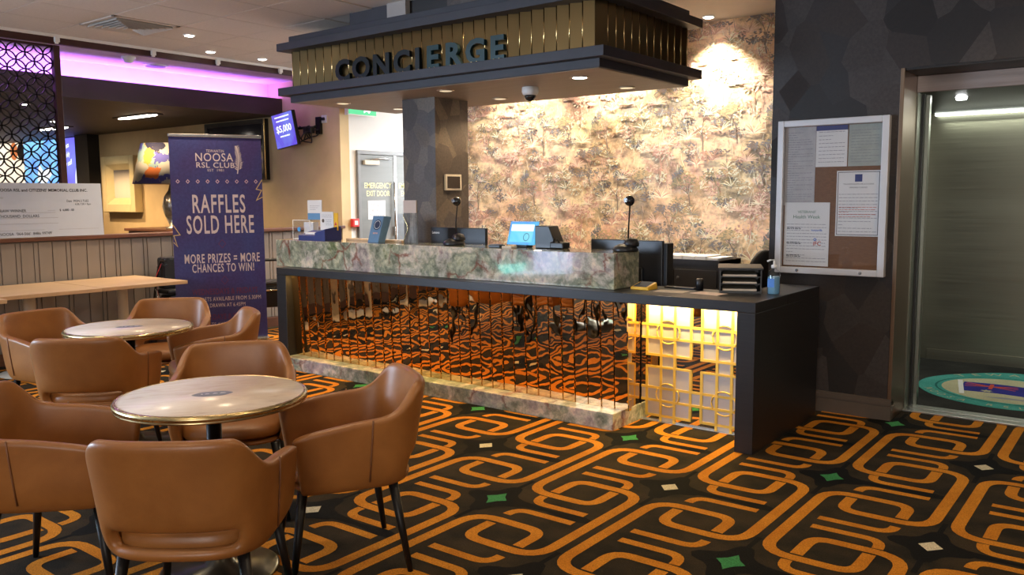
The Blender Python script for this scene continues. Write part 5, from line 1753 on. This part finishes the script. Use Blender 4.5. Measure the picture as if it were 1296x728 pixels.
dm.build('lightning_outline', BYL, bnr)

# ================================================================== WALKING FRAMES BEHIND THE BANNER


def rollator(name, loc, rz, label, bag):
    t = thing(name, loc, label, 'walker', rz)
    L = dict(world=False)
    for sx in (-0.27, 0.27):
        MB().tube([(sx, 0.26, 0.12), (sx, 0.16, 0.55), (sx * 0.95, 0.05, 0.84), (sx * 0.95, -0.02, 0.90), (sx * 0.95, -0.16, 0.91)], 0.013, 10).build('side_tube', BLACKMETAL, t, **L)
        MB().tube([(sx, -0.24, 0.12), (sx, -0.10, 0.40), (sx, 0.12, 0.60)], 0.012, 10).build('rear_tube', CHROME, t, **L)
        MB().tube([(sx * 0.95, -0.05, 0.91), (sx * 0.95, -0.19, 0.915)], 0.019, 12).build('hand_grip', BLACK, t, **L)
        MB().tube([(sx * 0.95, -0.02, 0.875), (sx * 0.95, -0.10, 0.855), (sx * 0.95, -0.17, 0.865)], 0.007, 8).build('brake_lever', BLACK, t, **L)
        MB().tube([(sx * 0.95, -0.02, 0.87), (sx * 1.03, 0.08, 0.74), (sx * 1.02, 0.05, 0.5), (sx, -0.18, 0.2)], 0.004, 6).build('brake_cable', RED, t, **L)
        for yy in (0.26, -0.24):
            w = MB()
            w.lathe((sx, yy, 0.085), [(0.055, -0.012), (0.082, -0.016), (0.086, 0.0), (0.082, 0.016), (0.055, 0.012)], 24, 'X')
            wo = w.build('wheel', BLACK, t, **L)
            MB().lathe((sx, yy, 0.085), [(0.052, -0.010), (0.054, 0.010)], 20, 'X').build('hub', pm('hub_grey', (0.30, 0.29, 0.28), 0.5), wo, world=False)
    MB().box(-0.25, 0.25, -0.14, 0.16, 0.555, 0.60).build('seat', BLACK, t, bevel=0.02, **L)
    MB().tube([(-0.26, 0.14, 0.52), (0.26, 0.14, 0.52)], 0.011, 8).build('cross_bar', CHROME, t, **L)
    MB().tube([(-0.26, -0.13, 0.50), (0.26, -0.13, 0.50)], 0.011, 8).build('cross_bar', CHROME, t, **L)
    MB().tube([(-0.255, 0.06, 0.83), (-0.15, 0.20, 0.82), (0.15, 0.20, 0.82), (0.255, 0.06, 0.83)], 0.018, 10).build('backrest_strap', BLACK, t, **L)
    MB().box(-0.22, 0.22, -0.12, 0.14, 0.30, 0.54).build('basket', BLACK, t, bevel=0.02, **L)
    if bag:
        MB().box(-0.22, 0.22, 0.05, 0.20, 0.60, 0.93).build('bag', pm('bag_black', (0.012, 0.011, 0.011), 0.7), t, bevel=0.03, **L)
    return t


rollator('walking_frame', (-8.06, 5.84, 0), radians(62), 'black wheeled walking frame between the banner and the reception desk', False)
rollator('walking_frame', (-8.13, 4.84, 0), radians(90), 'black wheeled walking frame with bag between the wooden table and the banner', True).scale = (1.0, 0.74, 1.0)

# ================================================================== WOODEN TABLES ALONG THE HALF WALL
for y0, y1, xf, xbk, lb in ((3.615, 4.44, -7.40, -8.37, 'pale wooden table against the half wall, nearest the banner'),
                            (2.775, 3.605, -7.38, -8.37, 'pale wooden table against the half wall, under the giant cheque'),
                            (1.90, 2.745, -7.16, -8.15, 'pale wooden table at the left edge, standing forward of its neighbours')):
    t = thing('wooden_table', ((xf + xbk) / 2, (y0 + y1) / 2, 0), lb, 'table')
    MB().box(xbk, xf, y0, y1, 0.718, 0.750).build('tabletop', TABLEWOOD, t, bevel=0.003)
    xm, ym = -7.86 if y0 > 2 else -7.65, (y0 + y1) / 2
    MB().tube([(xm, ym, 0.02), (xm, ym, 0.70)], 0.048, 20).build('pedestal', PALEPOST, t)
    MB().lathe((xm, ym, 0), [(0.27, 0.0), (0.27, 0.012), (0.06, 0.03)], 28).build('foot', PALEPOST, t)
    MB().box(xm - 0.2, xm + 0.2, ym - 0.2, ym + 0.2, 0.70, 0.718).build('top_plate', PALEPOST, t)


# ================================================================== ROUND TABLES
def round_table(x, y, lb, ang):
    t = thing('round_table', (x, y, 0), lb, 'table', ang)
    L = dict(world=False)
    R = 0.372
    MB().lathe((0, 0, 0.712), [(0.0, 0.0), (R - 0.012, 0.0), (R - 0.012, 0.0275), (0.0, 0.0285)], 72).build('marble_top', MARBLE, t, **L)
    e = MB()
    e.lathe((0, 0, 0.708), [(R - 0.014, 0.0), (R - 0.002, 0.002), (R, 0.007), (R - 0.004, 0.010), (R + 0.001, 0.015), (R + 0.001, 0.022), (R - 0.003, 0.030), (R - 0.012, 0.0335), (R - 0.014, 0.031)], 72)
    e.build('brass_edge', BRASS, t, **L)
    MB().tube([(0, 0, 0.03), (0, 0, 0.70)], 0.030, 20).build('pedestal', BLACKMETAL, t, **L)
    MB().box(-0.17, 0.17, -0.022, 0.022, 0.692, 0.712).box(-0.022, 0.022, -0.17, 0.17, 0.692, 0.711).build('support_cross', BLACKMETAL, t, **L)
    MB().lathe((0, 0, 0), [(0.235, 0.0), (0.238, 0.006), (0.225, 0.014), (0.06, 0.035), (0.048, 0.06), (0.034, 0.065)], 44).build('base_plate', pm('base_dark_steel', (0.10, 0.095, 0.08), 0.28, 0.9, 0.1, 6), t, **L)
    # printed badge on the top
    pts = []
    for q in range(44):
        a = 2 * pi * q / 44
        pts.append((0.074 * cos(a) * (1 + 0.07 * cos(4 * a)), 0.044 * sin(a) * (1 - 0.10 * cos(4 * a))))
    MB().frame((0, 0, 0.7407), X3, Y3, pts, 0.0006).build('badge', pm('badge_slate', (0.16, 0.17, 0.21), 0.5, 0, 0.1, 20), t, **L)
    ins = MB()
    for xa, w_ in ((-0.045, 0.010), (-0.030, 0.020), (0.0, 0.022), (0.026, 0.028)):
        ins.frame((xa, -0.004, 0.7415), X3, Y3, [(0, 0), (w_, 0.002), (w_ * 0.8, 0.012), (w_ * 0.3, 0.016)])
    ins.build('badge_print', pm('badge_pale', (0.52, 0.52, 0.55), 0.5), t, **L)
    return t


round_table(-3.00, 1.885, 'round marble topped table with brass edge, nearest the camera', radians(58))
round_table(-5.04, 2.615, 'round marble topped table with brass edge, by the wooden tables', radians(60))


# ================================================================== TUB CHAIRS
def chair_meshes():
    t = thing('tub_chair', (0, 0, 0), None, None)
    L = dict(world=False)
    # plan curve of the shell from the left arm tip round the back to the right arm tip
    a_, y_arm, y_c, dep = 0.253, 0.235, -0.055, 0.205
    plan = [(-a_ + 0.012, y_arm), (-a_ + 0.004, y_arm - 0.06), (-a_, 0.08), (-a_, 0.01)]
    for q in range(17):
        p = pi - pi * q / 16
        c, s_ = cos(p), sin(p)
        e = 2 / 2.9
        plan.append((a_ * math.copysign(abs(c) ** e, c), y_c - dep * abs(s_) ** e))
    plan += [(a_, 0.01), (a_, 0.08), (a_ - 0.004, y_arm - 0.06), (a_ - 0.012, y_arm)]
    ks = len(plan)
    sst = lambda t: max(0, min(1, t)) ** 2 * (3 - 2 * max(0, min(1, t)))
    vs, fs = [], []
    rows = [0.0, 0.10, 0.22, 0.48, 0.74, 0.92, 1.0]
    z0, zs0, zs1 = 0.372, 0.412, 0.470
    for i, (px, py) in enumerate(plan):
        rise = sst((-0.02 - py) / 0.215) * sst((0.253 - abs(px)) / 0.055 + 0.12) if py < -0.02 else 0
        arm = 0.622 + 0.036 * sst((y_arm - py) / 0.30)
        if i in (0, ks - 1):
            arm -= 0.018
        top = arm + (0.785 - 0.658) * rise
        zz = [z0, zs0, zs1, zs1 + (top - zs1) * 0.30, zs1 + (top - zs1) * 0.62, zs1 + (top - zs1) * 0.88, top]
        nb_ = sst((-py - 0.03) / 0.2)
        for z in zz:
            h = (z - 0.40) / 0.38
            ox = (0.030 * h + 0.004) * (px / a_)
            oy = -0.058 * nb_ * max(0, h) ** 1.1
            tuck = 0.024 * max(0, (0.42 - z) / 0.05)
            ox -= tuck * px / a_
            oy += tuck * nb_
            if i in (0, ks - 1):
                oy -= 0.035 * (1 - abs((z - 0.372) / (top - 0.372)))
            vs.append((px + ox, py + oy, z))
    nr = 7
    for i in range(ks - 1):
        for k in range(nr - 1):
            xm = (plan[i][0] + plan[i + 1][0]) / 2
            ymn = (plan[i][1] + plan[i + 1][1]) / 2
            if k == 1 and abs(xm) < 0.205 and ymn < -0.2:
                continue
            fs.append((i * nr + k, (i + 1) * nr + k, (i + 1) * nr + k + 1, i * nr + k + 1))
    sh = MB().add(vs, fs, True).build('shell', LEATHER, t, smooth=True, **L)
    q = sh.modifiers.new('solid', 'SOLIDIFY')
    q.thickness = 0.046
    q.offset = 0.0
    q = sh.modifiers.new('sub', 'SUBSURF')
    q.levels = q.render_levels = 2
    # seat pan under the shell and cushion
    n = 36

    def slab(zlist, mat, name, sub):
        vs, fs = [], []
        for (sc, z) in zlist:
            for k in range(n):
                a = 2 * pi * k / n
                c, s_ = cos(a), sin(a)
                e = 2 / 3.2
                vs.append((0.237 * sc * math.copysign(abs(c) ** e, c), 0.0 + 0.245 * sc * math.copysign(abs(s_) ** e, s_), z))
        m = len(zlist)
        for i in range(m - 1):
            for k in range(n):
                fs.append((i * n + k, i * n + (k + 1) % n, (i + 1) * n + (k + 1) % n, (i + 1) * n + k))
        fs.append(tuple(reversed(range(n))))
        fs.append(tuple(range((m - 1) * n, m * n)))
        return MB().add(vs, fs, True).build(name, mat, t, sub=sub, **L)
    slab([(0.90, 0.366), (1.0, 0.372), (1.02, 0.40)], LEATHER, 'seat_pan', 1)
    slab([(0.98, 0.395), (1.0, 0.41), (0.985, 0.447), (0.93, 0.462), (0.6, 0.470)], LEATHER, 'seat_cushion', 1)
    for sx in (-1, 1):
        for sy, yy in ((1, 0.19), (-1, -0.17)):
            MB().tube([(sx * 0.195, yy, 0.374), (sx * 0.245, yy + sy * 0.055, 0.0)], [0.021, 0.0115], 14).build('leg', BLACKMETAL, t, **L)
        # stitched seam down the rear corner
        MB().tube([(sx * 0.2995, -0.075, 0.66), (sx * 0.2965, -0.07, 0.58), (sx * 0.2895, -0.065, 0.50), (sx * 0.2805, -0.06, 0.41)], 0.0034, 6).build('seam', pm('seam_brown', (0.16, 0.06, 0.02), 0.6), t, **L)
    return t


ch0 = chair_meshes()
spots = [
    ((-2.590, 1.566), 128, 'tub chair with its back to the camera at the bottom of the picture'),
    ((-2.688, 2.283), 239, 'tub chair right of the near round table, seen from its side'),
    ((-3.560, 2.350), -38, 'tub chair facing the camera behind the near round table'),
    ((-3.415, 1.470), 46, 'tub chair cut off by the left edge, beside the near round table'),
    ((-4.810, 2.308), 133, 'tub chair with its back to the camera at the far round table'),
    ((-5.730, 2.500), 8, 'tub chair at the far left edge with a cool sheen on its side'),
    ((-5.675, 3.215), -40, 'tub chair behind the far round table, before the banner'),
    ((-4.960, 3.095), 244, 'tub chair right of the far round table, overlapping the banner'),
]
for i, ((x, y), a, lb) in enumerate(spots):
    c = ch0 if i == 0 else copy_tree(ch0)
    c.location = (x, y, 0)
    c.rotation_euler = (0, 0, radians(a - 90))
    tag(c, 'tan leather ' + lb, 'chair', 'tan leather tub chairs')
bpy.context.view_layer.update()
